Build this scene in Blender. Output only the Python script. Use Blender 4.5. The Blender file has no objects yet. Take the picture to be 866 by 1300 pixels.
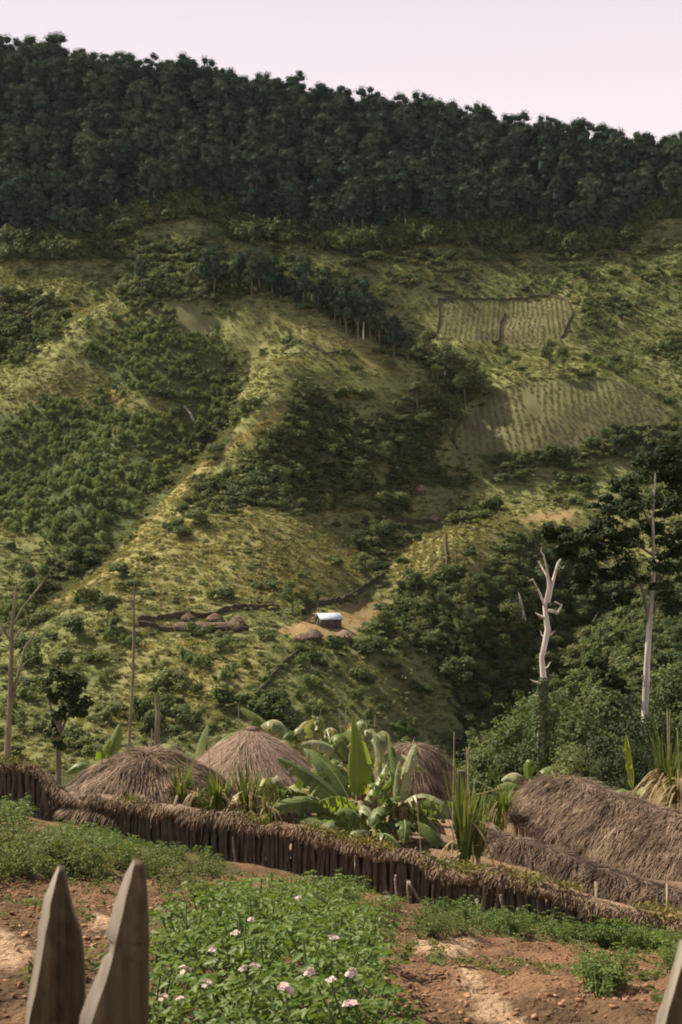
import bpy, math, random
import numpy as np
from mathutils import Vector, Matrix

random.seed(7)
RNG = np.random.default_rng(11)
S = bpy.context.scene
COL = S.collection

# ------------------------------------------------------------------ camera
F = 1806.0            # focal length of the photograph in its own pixels (50 mm on 24x36)
CX, HY = 433.0, 700.0  # image centre column, eye-level row
cam_d = bpy.data.cameras.new('camera')
cam = bpy.data.objects.new('camera', cam_d); COL.objects.link(cam)
cam.location = (0, 0, 0); cam.rotation_euler = (math.radians(90), 0, 0)
cam_d.sensor_fit = 'VERTICAL'; cam_d.sensor_height = 36.0; cam_d.sensor_width = 24.0
cam_d.lens = 36.0 * F / 1300.0
cam_d.shift_y = 50.0 / 1300.0
cam_d.clip_start = 0.05; cam_d.clip_end = 4000
cam_d.dof.use_dof = True; cam_d.dof.focus_distance = 60; cam_d.dof.aperture_fstop = 14
S.camera = cam

# ------------------------------------------------------------------ light
SUN_EL, SUN_AZ = 49.0, -60.0     # azimuth from +Y, negative = to the left
w = bpy.data.worlds.new('World'); S.world = w; w.use_nodes = True
nt = w.node_tree; nt.nodes.clear()
sky = nt.nodes.new('ShaderNodeTexSky'); sky.sky_type = 'NISHITA'; sky.sun_disc = False
sky.sun_elevation = math.radians(SUN_EL); sky.sun_rotation = math.radians(SUN_AZ)
sky.altitude = 1800; sky.air_density = 1.0; sky.dust_density = 2.0; sky.ozone_density = 1.0
mixs = nt.nodes.new('ShaderNodeMix'); mixs.data_type = 'RGBA'; mixs.blend_type = 'MIX'
mixs.inputs['B'].default_value = (11.4, 9.7, 9.5, 1)      # pale haze that thins from the horizon up to a clear zenith, the same all round
tcw = nt.nodes.new('ShaderNodeTexCoord'); sxw = nt.nodes.new('ShaderNodeSeparateXYZ'); mrw = nt.nodes.new('ShaderNodeMapRange')
mrw.interpolation_type = 'SMOOTHSTEP'
for k_, v_ in (('From Min', 0.15), ('From Max', 0.8), ('To Min', 0.85), ('To Max', 0.05)): mrw.inputs[k_].default_value = v_
nt.links.new(tcw.outputs['Generated'], sxw.inputs[0]); nt.links.new(sxw.outputs['Z'], mrw.inputs['Value']); nt.links.new(mrw.outputs[0], mixs.inputs['Factor'])
bg = nt.nodes.new('ShaderNodeBackground'); bg.inputs['Strength'].default_value = 0.055
wo = nt.nodes.new('ShaderNodeOutputWorld')
nt.links.new(sky.outputs[0], mixs.inputs['A']); nt.links.new(mixs.outputs['Result'], bg.inputs[0]); nt.links.new(bg.outputs[0], wo.inputs[0])
sl = bpy.data.lights.new('sun', 'SUN'); sl.energy = 5.0; sl.angle = math.radians(0.5); sl.color = (1.0, 0.88, 0.69)
so = bpy.data.objects.new('sun', sl); COL.objects.link(so)
_e, _a = math.radians(SUN_EL), math.radians(SUN_AZ)
SUNV = Vector((math.sin(_a) * math.cos(_e), math.cos(_a) * math.cos(_e), math.sin(_e)))
so.rotation_euler = SUNV.to_track_quat('Z', 'Y').to_euler(); so.location = (-40, 20, 60)
S.view_settings.view_transform = 'Standard'; S.view_settings.look = 'None'
S.view_settings.exposure = 0.97; S.view_settings.gamma = 1.0
S.render.engine = 'CYCLES'
S.cycles.max_bounces = 5; S.cycles.diffuse_bounces = 2; S.cycles.glossy_bounces = 1; S.cycles.transmission_bounces = 3
S.cycles.filter_width = 1.9

# ------------------------------------------------------------------ small helpers
def P(px, py, Y):
    return np.array([Y * (px - CX) / F, Y, Y * (HY - py) / F])

def proj(x, y, z):
    y = np.maximum(y, 0.5)
    return CX + F * x / y, HY - F * z / y

_perm = np.random.default_rng(3).random((256, 256))
def vnoise(x, y):
    xi = np.floor(x).astype(int); yi = np.floor(y).astype(int)
    fx = x - xi; fy = y - yi
    fx = fx * fx * (3 - 2 * fx); fy = fy * fy * (3 - 2 * fy)
    a = _perm[xi & 255, yi & 255]; b = _perm[(xi + 1) & 255, yi & 255]
    c = _perm[xi & 255, (yi + 1) & 255]; d = _perm[(xi + 1) & 255, (yi + 1) & 255]
    return (a * (1 - fx) + b * fx) * (1 - fy) + (c * (1 - fx) + d * fx) * fy - 0.5
def fbm(x, y, oct=3):
    s = 0; a = 1.0
    for i in range(oct):
        s = s + a * vnoise(x * 2 ** i + 17.3 * i, y * 2 ** i + 5.1 * i); a *= 0.5
    return s

def inpoly(px, py, poly):
    r = np.zeros(px.shape, bool); n = len(poly); j = n - 1
    for i in range(n):
        xi, yi = poly[i]; xj, yj = poly[j]
        if yi != yj:
            c = ((yi > py) != (yj > py)) & (px < (xj - xi) * (py - yi) / (yj - yi) + xi)
            r ^= c
        j = i
    return r

def meshdata(name, parts, mats, smooth=False):
    """parts: list of (V, F, material index) with F an (m,3) or (m,4) int array"""
    Vs, loops, starts, tot, mi = [], [], [], [], []
    off = 0; lo = 0
    for p in parts:
        V = np.asarray(p[0], float).reshape(-1, 3); Fa = np.asarray(p[1], int); k = p[2] if len(p) > 2 else 0
        Vs.append(V)
        if len(Fa):
            m, n = Fa.shape
            loops.append((Fa + off).ravel()); starts.append(lo + np.arange(m) * n); tot.append(np.full(m, n)); mi.append(np.full(m, k))
            lo += m * n
        off += len(V)
    V = np.concatenate(Vs); L = np.concatenate(loops)
    st = np.concatenate(starts); tt = np.concatenate(tot); mm = np.concatenate(mi)
    me = bpy.data.meshes.new(name)
    me.vertices.add(len(V)); me.vertices.foreach_set('co', V.astype(np.float32).ravel())
    me.loops.add(len(L)); me.loops.foreach_set('vertex_index', L.astype(np.int32))
    me.polygons.add(len(st)); me.polygons.foreach_set('loop_start', st.astype(np.int32)); me.polygons.foreach_set('loop_total', tt.astype(np.int32))
    me.polygons.foreach_set('material_index', mm.astype(np.int32))
    if smooth: me.polygons.foreach_set('use_smooth', np.ones(len(st), bool))
    if not isinstance(mats, (list, tuple)): mats = [mats]
    for m in mats: me.materials.append(m)
    me.update(calc_edges=True); me.validate()
    return me

def link(name, me, parent=None, loc=None, rz=None, sc=None):
    o = bpy.data.objects.new(name, me); COL.objects.link(o)
    if parent is not None: o.parent = parent
    if loc is not None: o.location = [float(v) for v in loc]
    if rz is not None: o.rotation_euler[2] = rz
    if sc is not None: o.scale = (sc, sc, sc) if np.isscalar(sc) else sc
    return o

def obj(name, parts, mats, parent=None, smooth=False, **k):
    return link(name, meshdata(name, parts, mats, smooth), parent, **k)

def tag(o, label=None, cat=None, group=None, kind=None):
    if label: o['label'] = label
    if cat: o['category'] = cat
    if group: o['group'] = group
    if kind: o['kind'] = kind
    return o

def thing(name, label, cat, loc, rz=0, group=None, sc=None):
    o = link(name, None, loc=loc, rz=rz, sc=sc); o.empty_display_size = 0.2
    return tag(o, label, cat, group)

def copy_tree(src, loc, rz=0, sc=None, label=None, group=None):
    r = src.copy(); COL.objects.link(r); r.location = [float(v) for v in loc]; r.rotation_euler = (0, 0, rz)
    if sc is not None: r.scale = (sc, sc, sc) if np.isscalar(sc) else sc
    if label: r['label'] = label
    if group: r['group'] = group
    for ch in src.children:
        c = ch.copy(); COL.objects.link(c); c.parent = r
        for g in ch.children:
            d = g.copy(); COL.objects.link(d); d.parent = c
    return r

def norm(v):
    v = np.asarray(v, float); return v / np.maximum(np.linalg.norm(v, axis=-1, keepdims=True), 1e-9)

def tube(path, radii, k=7, rough=0.0, rng=RNG):
    path = np.asarray(path, float); n = len(path)
    radii = np.broadcast_to(np.asarray(radii, float), (n,))
    T = norm(np.gradient(path, axis=0))
    ref = np.array([0.0, 1, 0]) if abs(T[0][1]) < 0.8 else np.array([1.0, 0, 0])
    A = norm(np.cross(T, ref)); B = np.cross(T, A)
    th = np.arange(k) * 2 * math.pi / k
    rr = radii[:, None] * (1 + rough * (rng.random((n, k)) - 0.5))
    V = path[:, None, :] + rr[..., None] * (np.cos(th)[None, :, None] * A[:, None, :] + np.sin(th)[None, :, None] * B[:, None, :])
    V = V.reshape(-1, 3)
    i = np.arange(n - 1)[:, None] * k; j = np.arange(k)[None, :]; j2 = (j + 1) % k
    Fq = np.stack([i + j, i + j2, i + k + j2, i + k + j], -1).reshape(-1, 4)
    out = [(V, Fq)]
    for c, ring in ((path[0], V[:k][::-1]), (path[-1], V[-k:])):
        out.append((np.concatenate([ring, c[None]]), np.stack([np.arange(k), (np.arange(k) + 1) % k, np.full(k, k)], -1)))
    return out

def bez(p0, p1, p2, n=8):
    t = np.linspace(0, 1, n)[:, None]
    p0, p1, p2 = map(np.asarray, (p0, p1, p2))
    return (1 - t) ** 2 * p0 + 2 * t * (1 - t) * p1 + t * t * p2

def cards(Pn, N, size, rng=RNG, aspect=0.6, fold=0.0):
    """one small diamond leaf per point"""
    n = len(Pn); N = norm(N)
    R = norm(np.cross(N, rng.normal(size=(n, 3)))); U = np.cross(N, R)
    s = np.broadcast_to(np.asarray(size, float), (n,))[:, None]
    a = Pn - U * s * 0.5; c = Pn + U * s * 0.5
    b = Pn + R * s * 0.5 * aspect - N * s * fold; d = Pn - R * s * 0.5 * aspect - N * s * fold
    V = np.stack([a, b, c, d], 1).reshape(-1, 3)
    return (V, np.arange(4 * n).reshape(-1, 4))

def blades(P0, D, N, L, W, droop=0.3, seg=3, tip=0.15, rng=RNG):
    """grass blades / thatch straws: strips from P0 along D, bending to the ground by droop"""
    n = len(P0); D = norm(D); Sd = norm(np.cross(D, N))
    L = np.broadcast_to(np.asarray(L, float), (n,))[:, None]; W = np.broadcast_to(np.asarray(W, float), (n,))[:, None]
    dr = np.broadcast_to(np.asarray(droop, float), (n,))[:, None]
    rows = []
    for i in range(seg + 1):
        t = i / seg
        c = P0 + D * L * t; c = c - np.array([0, 0, 1.0]) * (dr * L * t * t)
        wd = W * (1 - (1 - tip) * t) * 0.5
        rows.append(c - Sd * wd); rows.append(c + Sd * wd)
    V = np.stack(rows, 1).reshape(-1, 3); m = 2 * (seg + 1)
    base = np.arange(n)[:, None, None] * m
    q = np.array([[2 * i, 2 * i + 1, 2 * i + 3, 2 * i + 2] for i in range(seg)])[None]
    return (V, (base + q).reshape(-1, 4))

_ico = None
def ico(sub=1):
    import bmesh
    bm = bmesh.new(); bmesh.ops.create_icosphere(bm, subdivisions=sub, radius=1.0)
    V = np.array([v.co[:] for v in bm.verts]); Fa = np.array([[v.index for v in f.verts] for f in bm.faces]); bm.free()
    return V, Fa
ICO1 = ico(1); ICO2 = ico(2); ICO3 = ico(3)

def blob(c, r, rng, rough=0.25, base=ICO2):
    V, Fa = base
    return (np.asarray(c) + V * np.asarray(r) * (1 + rough * (rng.random((len(V), 1)) - 0.5)), Fa)

def boxg(c, s, jit=0.0, rng=RNG):
    c = np.asarray(c, float); s = np.asarray(s, float) / 2
    V = np.array([[x, y, z] for z in (-1, 1) for y in (-1, 1) for x in (-1, 1)], float) * s
    V = V + jit * (rng.random(V.shape) - 0.5) + c
    return (V, np.array([[0, 2, 3, 1], [4, 5, 7, 6], [0, 1, 5, 4], [2, 6, 7, 3], [0, 4, 6, 2], [1, 3, 7, 5]]))

# ------------------------------------------------------------------ materials
def newmat(name):
    m = bpy.data.materials.new(name); m.use_nodes = True; m.node_tree.nodes.clear()
    return m, m.node_tree.nodes, m.node_tree.links

def ramp(N, pts):
    r = N.new('ShaderNodeValToRGB'); e = r.color_ramp.elements
    while len(e) < len(pts): e.new(0.5)
    for k, (p, c) in enumerate(pts): e[k].position = p; e[k].color = (*c, 1)
    return r

def leafmat(name, c1, c2, c3=None, trans=0.3, rough=0.65, scale=0.03, isl=False, spec=0.08, nfac=0.5, tint=(1.3, 1.25, 0.5)):
    """leaf colour between c1 and c2 by plant, leaf and slow noise over the ground"""
    m, N, Lk = newmat(name)
    geo = N.new('ShaderNodeNewGeometry'); oi = N.new('ShaderNodeObjectInfo')
    nz = N.new('ShaderNodeTexNoise'); nz.inputs['Scale'].default_value = scale; nz.inputs['Detail'].default_value = 3
    Lk.new(geo.outputs['Position'], nz.inputs['Vector'])
    st = N.new('ShaderNodeMapRange'); st.inputs['From Min'].default_value = 0.3; st.inputs['From Max'].default_value = 0.7
    Lk.new(nz.outputs['Fac'], st.inputs['Value'])
    mx = N.new('ShaderNodeMix'); mx.data_type = 'FLOAT'; mx.inputs[0].default_value = nfac
    Lk.new(geo.outputs['Random Per Island'] if isl else oi.outputs['Random'], mx.inputs[2]); Lk.new(st.outputs[0], mx.inputs[3])
    pts = [(0.15, c1), (0.85, c2)] if c3 is None else [(0.1, c1), (0.5, c2), (0.9, c3)]
    r = ramp(N, pts); Lk.new(mx.outputs[0], r.inputs[0])
    b = N.new('ShaderNodeBsdfPrincipled'); b.inputs['Roughness'].default_value = rough; b.inputs['Specular IOR Level'].default_value = spec
    t = N.new('ShaderNodeBsdfTranslucent'); ms = N.new('ShaderNodeMixShader'); ms.inputs[0].default_value = trans
    Lk.new(r.outputs[0], b.inputs['Base Color'])
    hs = N.new('ShaderNodeMix'); hs.data_type = 'RGBA'; hs.blend_type = 'MULTIPLY'; hs.inputs[0].default_value = 1
    hs.inputs[7].default_value = (*tint, 1); Lk.new(r.outputs[0], hs.inputs[6]); Lk.new(hs.outputs[2], t.inputs[0])
    o = N.new('ShaderNodeOutputMaterial')
    Lk.new(b.outputs[0], ms.inputs[1]); Lk.new(t.outputs[0], ms.inputs[2]); Lk.new(ms.outputs[0], o.inputs[0])
    return m

def mat(name, pts, scale=4.0, rough=0.85, stretch=(1, 1, 1), detail=6, isl=0.0, bump=0.0, bscale=None, spec=0.2, metal=0.0, coord='Object'):
    """noise-mottled solid colour, optional grain stretch, optional bump"""
    m, N, Lk = newmat(name)
    tc = N.new('ShaderNodeTexCoord'); mp = N.new('ShaderNodeMapping'); mp.inputs['Scale'].default_value = stretch
    nz = N.new('ShaderNodeTexNoise'); nz.inputs['Scale'].default_value = scale; nz.inputs['Detail'].default_value = detail; nz.inputs['Roughness'].default_value = 0.65
    Lk.new(tc.outputs[coord], mp.inputs[0]); Lk.new(mp.outputs[0], nz.inputs['Vector'])
    st = N.new('ShaderNodeMapRange'); st.inputs['From Min'].default_value = 0.28; st.inputs['From Max'].default_value = 0.72
    Lk.new(nz.outputs['Fac'], st.inputs['Value'])
    val = st.outputs[0]
    if isl:
        geo = N.new('ShaderNodeNewGeometry'); mx = N.new('ShaderNodeMix'); mx.data_type = 'FLOAT'; mx.inputs[0].default_value = isl
        Lk.new(val, mx.inputs[2]); Lk.new(geo.outputs['Random Per Island'], mx.inputs[3]); val = mx.outputs[0]
    r = ramp(N, pts); Lk.new(val, r.inputs[0])
    b = N.new('ShaderNodeBsdfPrincipled'); b.inputs['Roughness'].default_value = rough; b.inputs['Specular IOR Level'].default_value = spec; b.inputs['Metallic'].default_value = metal
    Lk.new(r.outputs[0], b.inputs['Base Color'])
    if bump:
        bp = N.new('ShaderNodeBump'); bp.inputs['Strength'].default_value = 1.0; bp.inputs['Distance'].default_value = bump
        n2 = N.new('ShaderNodeTexNoise'); n2.inputs['Scale'].default_value = bscale or scale * 4; n2.inputs['Detail'].default_value = 5
        Lk.new(mp.outputs[0], n2.inputs['Vector']); Lk.new(n2.outputs['Fac'], bp.inputs['Height']); Lk.new(bp.outputs[0], b.inputs['Normal'])
    o = N.new('ShaderNodeOutputMaterial'); Lk.new(b.outputs[0], o.inputs[0])
    return m

M = {}
M['forest'] = leafmat('forest_leaves', (0.024, 0.046, 0.031), (0.038, 0.064, 0.043), (0.064, 0.088, 0.052), trans=0.12, nfac=0.3, spec=0.02, rough=.8)
M['dark'] = leafmat('dark_scrub_leaves', (0.046, 0.072, 0.030), (0.085, 0.118, 0.044), (0.150, 0.165, 0.064), trans=0.24, nfac=0.4)
M['mid'] = leafmat('slope_tree_leaves', (0.055, 0.085, 0.034), (0.100, 0.128, 0.050), (0.17, 0.175, 0.075), trans=0.25, nfac=0.4, scale=.15)
M['deep'] = leafmat('deep_crown_leaves', (0.022, 0.036, 0.016), (0.038, 0.056, 0.022), (0.075, 0.092, 0.035), trans=0.15, nfac=0.4, scale=.6)
M['bright'] = leafmat('regrowth_leaves', (0.085, 0.135, 0.050), (0.130, 0.182, 0.065), (0.20, 0.225, 0.085), trans=0.28, nfac=0.4)
M['grass'] = leafmat('hill_grass', (0.125, 0.156, 0.072), (0.185, 0.202, 0.094), (0.25, 0.245, 0.12), trans=0.25, scale=0.035, nfac=0.55)
M['yellow'] = leafmat('yellow_grass', (0.165, 0.176, 0.076), (0.238, 0.225, 0.094), (0.32, 0.275, 0.115), trans=0.25, scale=0.05)
M['tan'] = leafmat('dry_grass', (0.20, 0.135, 0.055), (0.27, 0.185, 0.075), (0.32, 0.23, 0.10), trans=0.2, scale=0.3)
M['bark'] = mat('bark', [(0.2, (0.07, 0.055, 0.04)), (0.8, (0.17, 0.145, 0.11))], 3, stretch=(1, 1, 0.25), bump=0.03, bscale=9)
M['deadwood'] = mat('bleached_wood', [(0.1, (0.10, 0.08, 0.06)), (0.4, (0.38, 0.32, 0.27)), (0.85, (0.72, 0.65, 0.58))], 2.2, stretch=(1, 1, 0.10), bump=0.03, bscale=8)
M['deadgrey'] = mat('weathered_wood', [(0.15, (0.07, 0.062, 0.042)), (0.85, (0.24, 0.21, 0.14))], 2, stretch=(1, 1, 0.3), bump=0.02, bscale=8)

# ------------------------------------------------------------------ the ground: one sheet from the garden to the ridge
FENCE = [(-70, 1012, 955, 32.0), (0, 1025, 966, 31.0), (38, 1034, 972, 30.6), (63, 1040, 990, 30.3), (84, 1044, 1002, 30), (100, 1048, 1009, 29.8), (150, 1060, 1017, 29.2),
         (200, 1072, 1021, 28.6), (300, 1090, 1037, 27.4), (400, 1112, 1053, 26.2), (500, 1138, 1079, 25), (560, 1152, 1098, 24.3),
         (640, 1168, 1109, 23.4), (700, 1178, 1122, 22.7), (760, 1186, 1138, 22.2), (800, 1190, 1150, 21.8), (866, 1198, 1164, 21.2), (950, 1208, 1175, 20.4)]
near_w = [(-1.5, 0, -1.5), (1.5, 0, -1.6), (0, 3, -1.75), (-3, 6, -1.9), (3, 6, -2.25), (0, 6, -2.05), (-1.2, 5, -1.66), (1.56, 6.5, -2.16),
          (-15, 10, -2.2), (-15, 30, -4.8), (15, 10, -3.6), (15, 25, -6.2), (20, 40, -9), (-20, 45, -8.5), (-20, 60, -12.5), (0, 60, -13), (20, 60, -13.5),
          (-30, 90, -20), (0, 90, -21), (30, 90, -21), (-8, -4, -1.5), (8, -4, -1.8), (0, 48, -9.6), (10, 48, -10.5), (-10, 50, -9.0)]
near_p = [(60, 1200, 8), (0, 1130, 12.5), (100, 1095, 16), (0, 1055, 22), (250, 1112, 19), (380, 1205, 11), (440, 1150, 18), (600, 1235, 12), (600, 1178, 20),
          (750, 1240, 11.5), (866, 1215, 17), (0, 1010, 36), (200, 1045, 32), (325, 1038, 38), (530, 1078, 27.5), (560, 1058, 31), (530, 1032, 40),
          (700, 1090, 33), (866, 1124, 29), (800, 1064, 40), (100, 1022, 36)]
near = np.array(near_w + [tuple(P(*p)) for p in near_p] + [tuple(P(p[0], p[1], p[3])) for p in FENCE])
far_p = [  # column, row, distance of the hillside across the valley
    (300, 930, 250), (150, 930, 245), (0, 945, 235), (-150, 950, 230), (420, 900, 262), (560, 950, 232), (700, 960, 225), (866, 980, 220), (1000, 990, 220),
    (420, 790, 310), (200, 802, 300), (300, 795, 305), (350, 800, 305), (520, 745, 335), (480, 765, 325), (300, 865, 272), (100, 860, 272), (420, 840, 290),
    (500, 800, 306), (540, 850, 285), (600, 790, 322), (640, 760, 335), (600, 870, 270), (700, 850, 285), (700, 770, 330), (800, 800, 310), (866, 760, 325), (850, 900, 255), (800, 700, 355),
    (350, 700, 350), (330, 640, 385), (250, 602, 400), (215, 640, 384), (150, 705, 352), (110, 740, 336), (60, 772, 318), (0, 800, 300), (-150, 800, 300),
    (300, 560, 412), (370, 512, 428), (330, 470, 446), (300, 405, 480), (340, 380, 497), (390, 395, 494), (450, 430, 486), (500, 455, 478), (560, 482, 466), (560, 500, 455),
    (430, 500, 455), (410, 560, 432), (400, 620, 398), (460, 580, 425), (430, 640, 385),
    (270, 430, 482), (305, 480, 466), (270, 560, 432), (230, 600, 415), (180, 670, 378), (100, 715, 356), (50, 742, 340),
    (230, 388, 500), (150, 402, 492), (110, 440, 474), (60, 490, 456), (0, 530, 444), (100, 560, 424), (200, 480, 462), (180, 560, 428), (100, 640, 394), (200, 620, 404), (0, 640, 398), (-150, 600, 415), (0, 700, 365),
    (40, 430, 500), (0, 450, 490), (0, 385, 530), (80, 380, 528), (60, 325, 556), (120, 345, 552), (0, 320, 560), (-150, 330, 560), (160, 370, 545),
    (250, 365, 545), (300, 345, 560), (400, 370, 560), (450, 400, 552), (520, 445, 536), (575, 472, 505), (240, 285, 588), (200, 275, 592), (330, 310, 588),
    (520, 560, 442), (520, 620, 412), (490, 670, 384), (470, 720, 350), (560, 540, 460),
    (640, 410, 566), (560, 400, 566), (720, 400, 566), (640, 350, 600), (560, 340, 600), (750, 335, 615), (840, 420, 565), (700, 460, 540), (800, 462, 540), (866, 340, 615), (1000, 400, 580), (600, 455, 540),
    (620, 492, 486), (690, 480, 490), (770, 480, 490), (840, 510, 480), (590, 545, 462), (650, 545, 458), (740, 560, 450), (850, 570, 448), (1000, 540, 470), (580, 575, 444), (660, 580, 442),
    (600, 625, 420), (700, 620, 420), (850, 650, 400), (560, 660, 392), (640, 665, 394), (720, 645, 404), (560, 705, 362), (640, 705, 370), (610, 725, 352), (720, 690, 375), (1000, 700, 360),
    (430, 305, 610), (300, 302, 600), (600, 298, 630), (700, 306, 632), (830, 280, 650), (100, 312, 572), (1000, 270, 660),
    (0, 103, 715), (100, 118, 716), (200, 132, 716), (300, 148, 716), (400, 163, 716), (500, 178, 714), (600, 190, 712), (700, 204, 710), (800, 220, 706), (866, 228, 704), (1000, 250, 700), (-150, 85, 718)]
far_w = [(-60, 120, -31), (0, 120, -32), (60, 120, -32), (-90, 180, -40), (0, 180, -44), (90, 180, -46), (-30, 90, -20), (0, 90, -21), (30, 90, -21)]
for p in [(0, 715), (400, 715), (800, 705), (-150, 718), (1000, 700)]:
    q = P(p[0], {0: 103, 400: 163, 800: 220, -150: 85, 1000: 250}[p[0]], p[1]); far_w.append((q[0], q[1] + 30, q[2] - 6)); far_w.append((q[0], q[1] + 90, q[2] - 50))
far = np.array(far_w + [tuple(P(*p)) for p in far_p])

class TPS:
    def __init__(s, pts, scale, reg):
        s.s = scale; s.c = pts[:, :2] / scale; n = len(pts)
        K = s.k(np.linalg.norm(s.c[:, None] - s.c[None], axis=-1)) + reg * np.eye(n)
        Q = np.c_[np.ones(n), s.c]
        A = np.block([[K, Q], [Q.T, np.zeros((3, 3))]])
        sol = np.linalg.solve(A, np.r_[pts[:, 2], 0, 0, 0]); s.w = sol[:n]; s.a = sol[n:]
    def k(s, r): return np.where(r > 1e-9, r * r * np.log(np.maximum(r, 1e-9)), 0)
    def __call__(s, x, y):
        x = np.asarray(x, float).ravel() / s.s; y = np.asarray(y, float).ravel() / s.s
        out = np.empty(len(x))
        for i in range(0, len(x), 20000):
            X = np.c_[x[i:i + 20000], y[i:i + 20000]]
            out[i:i + 20000] = s.k(np.sqrt(((X[:, None] - s.c[None]) ** 2).sum(-1))) @ s.w + s.a[0] + X @ s.a[1:]
        return out
TN = TPS(near, 10.0, 1e-3); TF = TPS(far, 100.0, 4e-3)
def sstep(a, b, x):
    t = np.clip((x - a) / (b - a), 0, 1); return t * t * (3 - 2 * t)
YR = np.concatenate([np.arange(-4, 4, .4), np.arange(4, 26, .075), np.arange(26, 60, .35), np.arange(60, 230, 3.0), np.arange(230, 770, 1.5), np.arange(770, 900, 8.0)])
NC = 321
SC = np.linspace(-1, 1, NC)
def half(Y): return 6 + 0.36 * np.maximum(Y, 0)
gy, gs = np.meshgrid(YR, SC, indexing='ij')
gx = gs * half(gy)
X, Y = gx.ravel(), gy.ravel()
wf = sstep(62, 150, Y)
Z = np.zeros(len(X))
mn = wf < 1; Z[mn] += (1 - wf[mn]) * TN(X[mn], Y[mn])
mf = wf > 0; Z[mf] += wf[mf] * TF(X[mf], Y[mf])
# relief: field humps on the hill, hoed soil in the garden
fw = sstep(120, 260, Y)
Z += fw * (3.0 * fbm(X / 38, Y / 38, 3) + 1.1 * fbm(X / 9 + 3, Y / 9, 3))
nw = 1 - sstep(30, 45, Y)
Z += nw * (0.10 * fbm(X / 1.3, Y / 1.3, 2) + 0.11 * fbm(X / 0.28 + 9, Y / 0.28, 3) * (1 - sstep(20, 30, Y)))
def along(lines, x, y):
    d = np.full(x.shape, 1e9)
    L = [P(*q)[:2] for q in lines]
    for a, b in zip(L[:-1], L[1:]):
        v = b - a; t_ = np.clip(((x - a[0]) * v[0] + (y - a[1]) * v[1]) / (v @ v), 0, 1)
        d = np.minimum(d, np.hypot(x - a[0] - t_ * v[0], y - a[1] - t_ * v[1]))
    return d
SPURS = [(6.5, 20, [(380, 505, 432), (300, 560, 412), (250, 602, 400), (150, 705, 352), (60, 772, 318)]),
         (10.0, 40, [(345, 400, 488), (430, 445, 478), (490, 470, 472)]), (6.5, 24, [(232, 388, 500), (150, 402, 492), (60, 490, 456), (0, 530, 444), (-150, 600, 420)]),
         (4.5, 20, [(205, 470, 466), (190, 560, 430), (110, 640, 395)]), (8.0, 26, [(650, 520, 472), (760, 512, 474)]),
         (5.0, 26, [(40, 335, 556), (110, 345, 550)]), (4.0, 26, [(450, 335, 590), (560, 330, 600)]), (4, 24, [(60, 410, 512), (20, 425, 508)]),
         (4.0, 20, [(580, 690, 372), (660, 660, 392)]), (4.0, 22, [(360, 690, 360), (420, 700, 352)]), (2.0, 14, [(330, 835, 284), (400, 815, 296), (480, 806, 304), (520, 770, 320), (560, 735, 345), (600, 728, 352), (660, 690, 374)]),
         (-9, 14, [(290, 440, 478), (308, 490, 462), (272, 570, 428), (212, 650, 392), (100, 735, 345), (30, 775, 318), (-60, 830, 290)]),
         (-10, 16, [(380, 372, 555), (470, 415, 545), (565, 485, 490), (570, 525, 455), (520, 620, 412), (485, 690, 372), (470, 745, 342)]),
         (-6, 14, [(400, 540, 425), (420, 600, 402), (440, 650, 384)]), (-24, 22, [(770, 660, 385), (715, 715, 352), (665, 775, 322), (630, 840, 290), (610, 900, 262), (590, 970, 225)]),
         (-6, 14, [(-60, 480, 478), (20, 450, 488), (70, 420, 500), (120, 385, 520)]), (-5, 12, [(520, 400, 560), (560, 450, 535), (700, 470, 528), (860, 490, 520)]),
         (-6, 13, [(860, 560, 440), (760, 580, 436), (640, 600, 428), (570, 625, 415)]), (-5, 14, [(170, 430, 482), (120, 520, 440), (60, 590, 415)])]
mb = Y > 210
for A_, w_, ln in SPURS:
    Z[mb] += A_ * np.exp(-(along(ln, X[mb], Y[mb]) / w_) ** 1.8)
PX, PY = proj(X, Y, Z)
GZ = Z.reshape(gy.shape)

def gz(x, y):
    x = np.asarray(x, float); y = np.asarray(y, float)
    i = np.clip(np.searchsorted(YR, y) - 1, 0, len(YR) - 2); fy = np.clip((y - YR[i]) / (YR[i + 1] - YR[i]), 0, 1)
    c = np.clip((x / half(y) + 1) * (NC - 1) / 2, 0, NC - 1.001); j = c.astype(int); fx = c - j
    return (GZ[i, j] * (1 - fx) + GZ[i, j + 1] * fx) * (1 - fy) + (GZ[i + 1, j] * (1 - fx) + GZ[i + 1, j + 1] * fx) * fy

def hit(px, py, y0=3.0, y1=760.0):
    """first point of the ground on the line of sight through a photo pixel, between two distances"""
    ys = np.concatenate([np.arange(y0, min(60, y1), 0.05), np.arange(max(60, y0), y1, 0.5)]) if y0 < 60 else np.arange(y0, y1, 0.5)
    x = ys * (px - CX) / F; z = ys * (HY - py) / F
    d = gz(x, ys) - z
    k = np.nonzero(d >= 0)[0]
    k = k[0] if len(k) else int(np.argmin(np.abs(d)))
    return np.array([x[k], ys[k], float(gz(x[k], ys[k]))])

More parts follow.
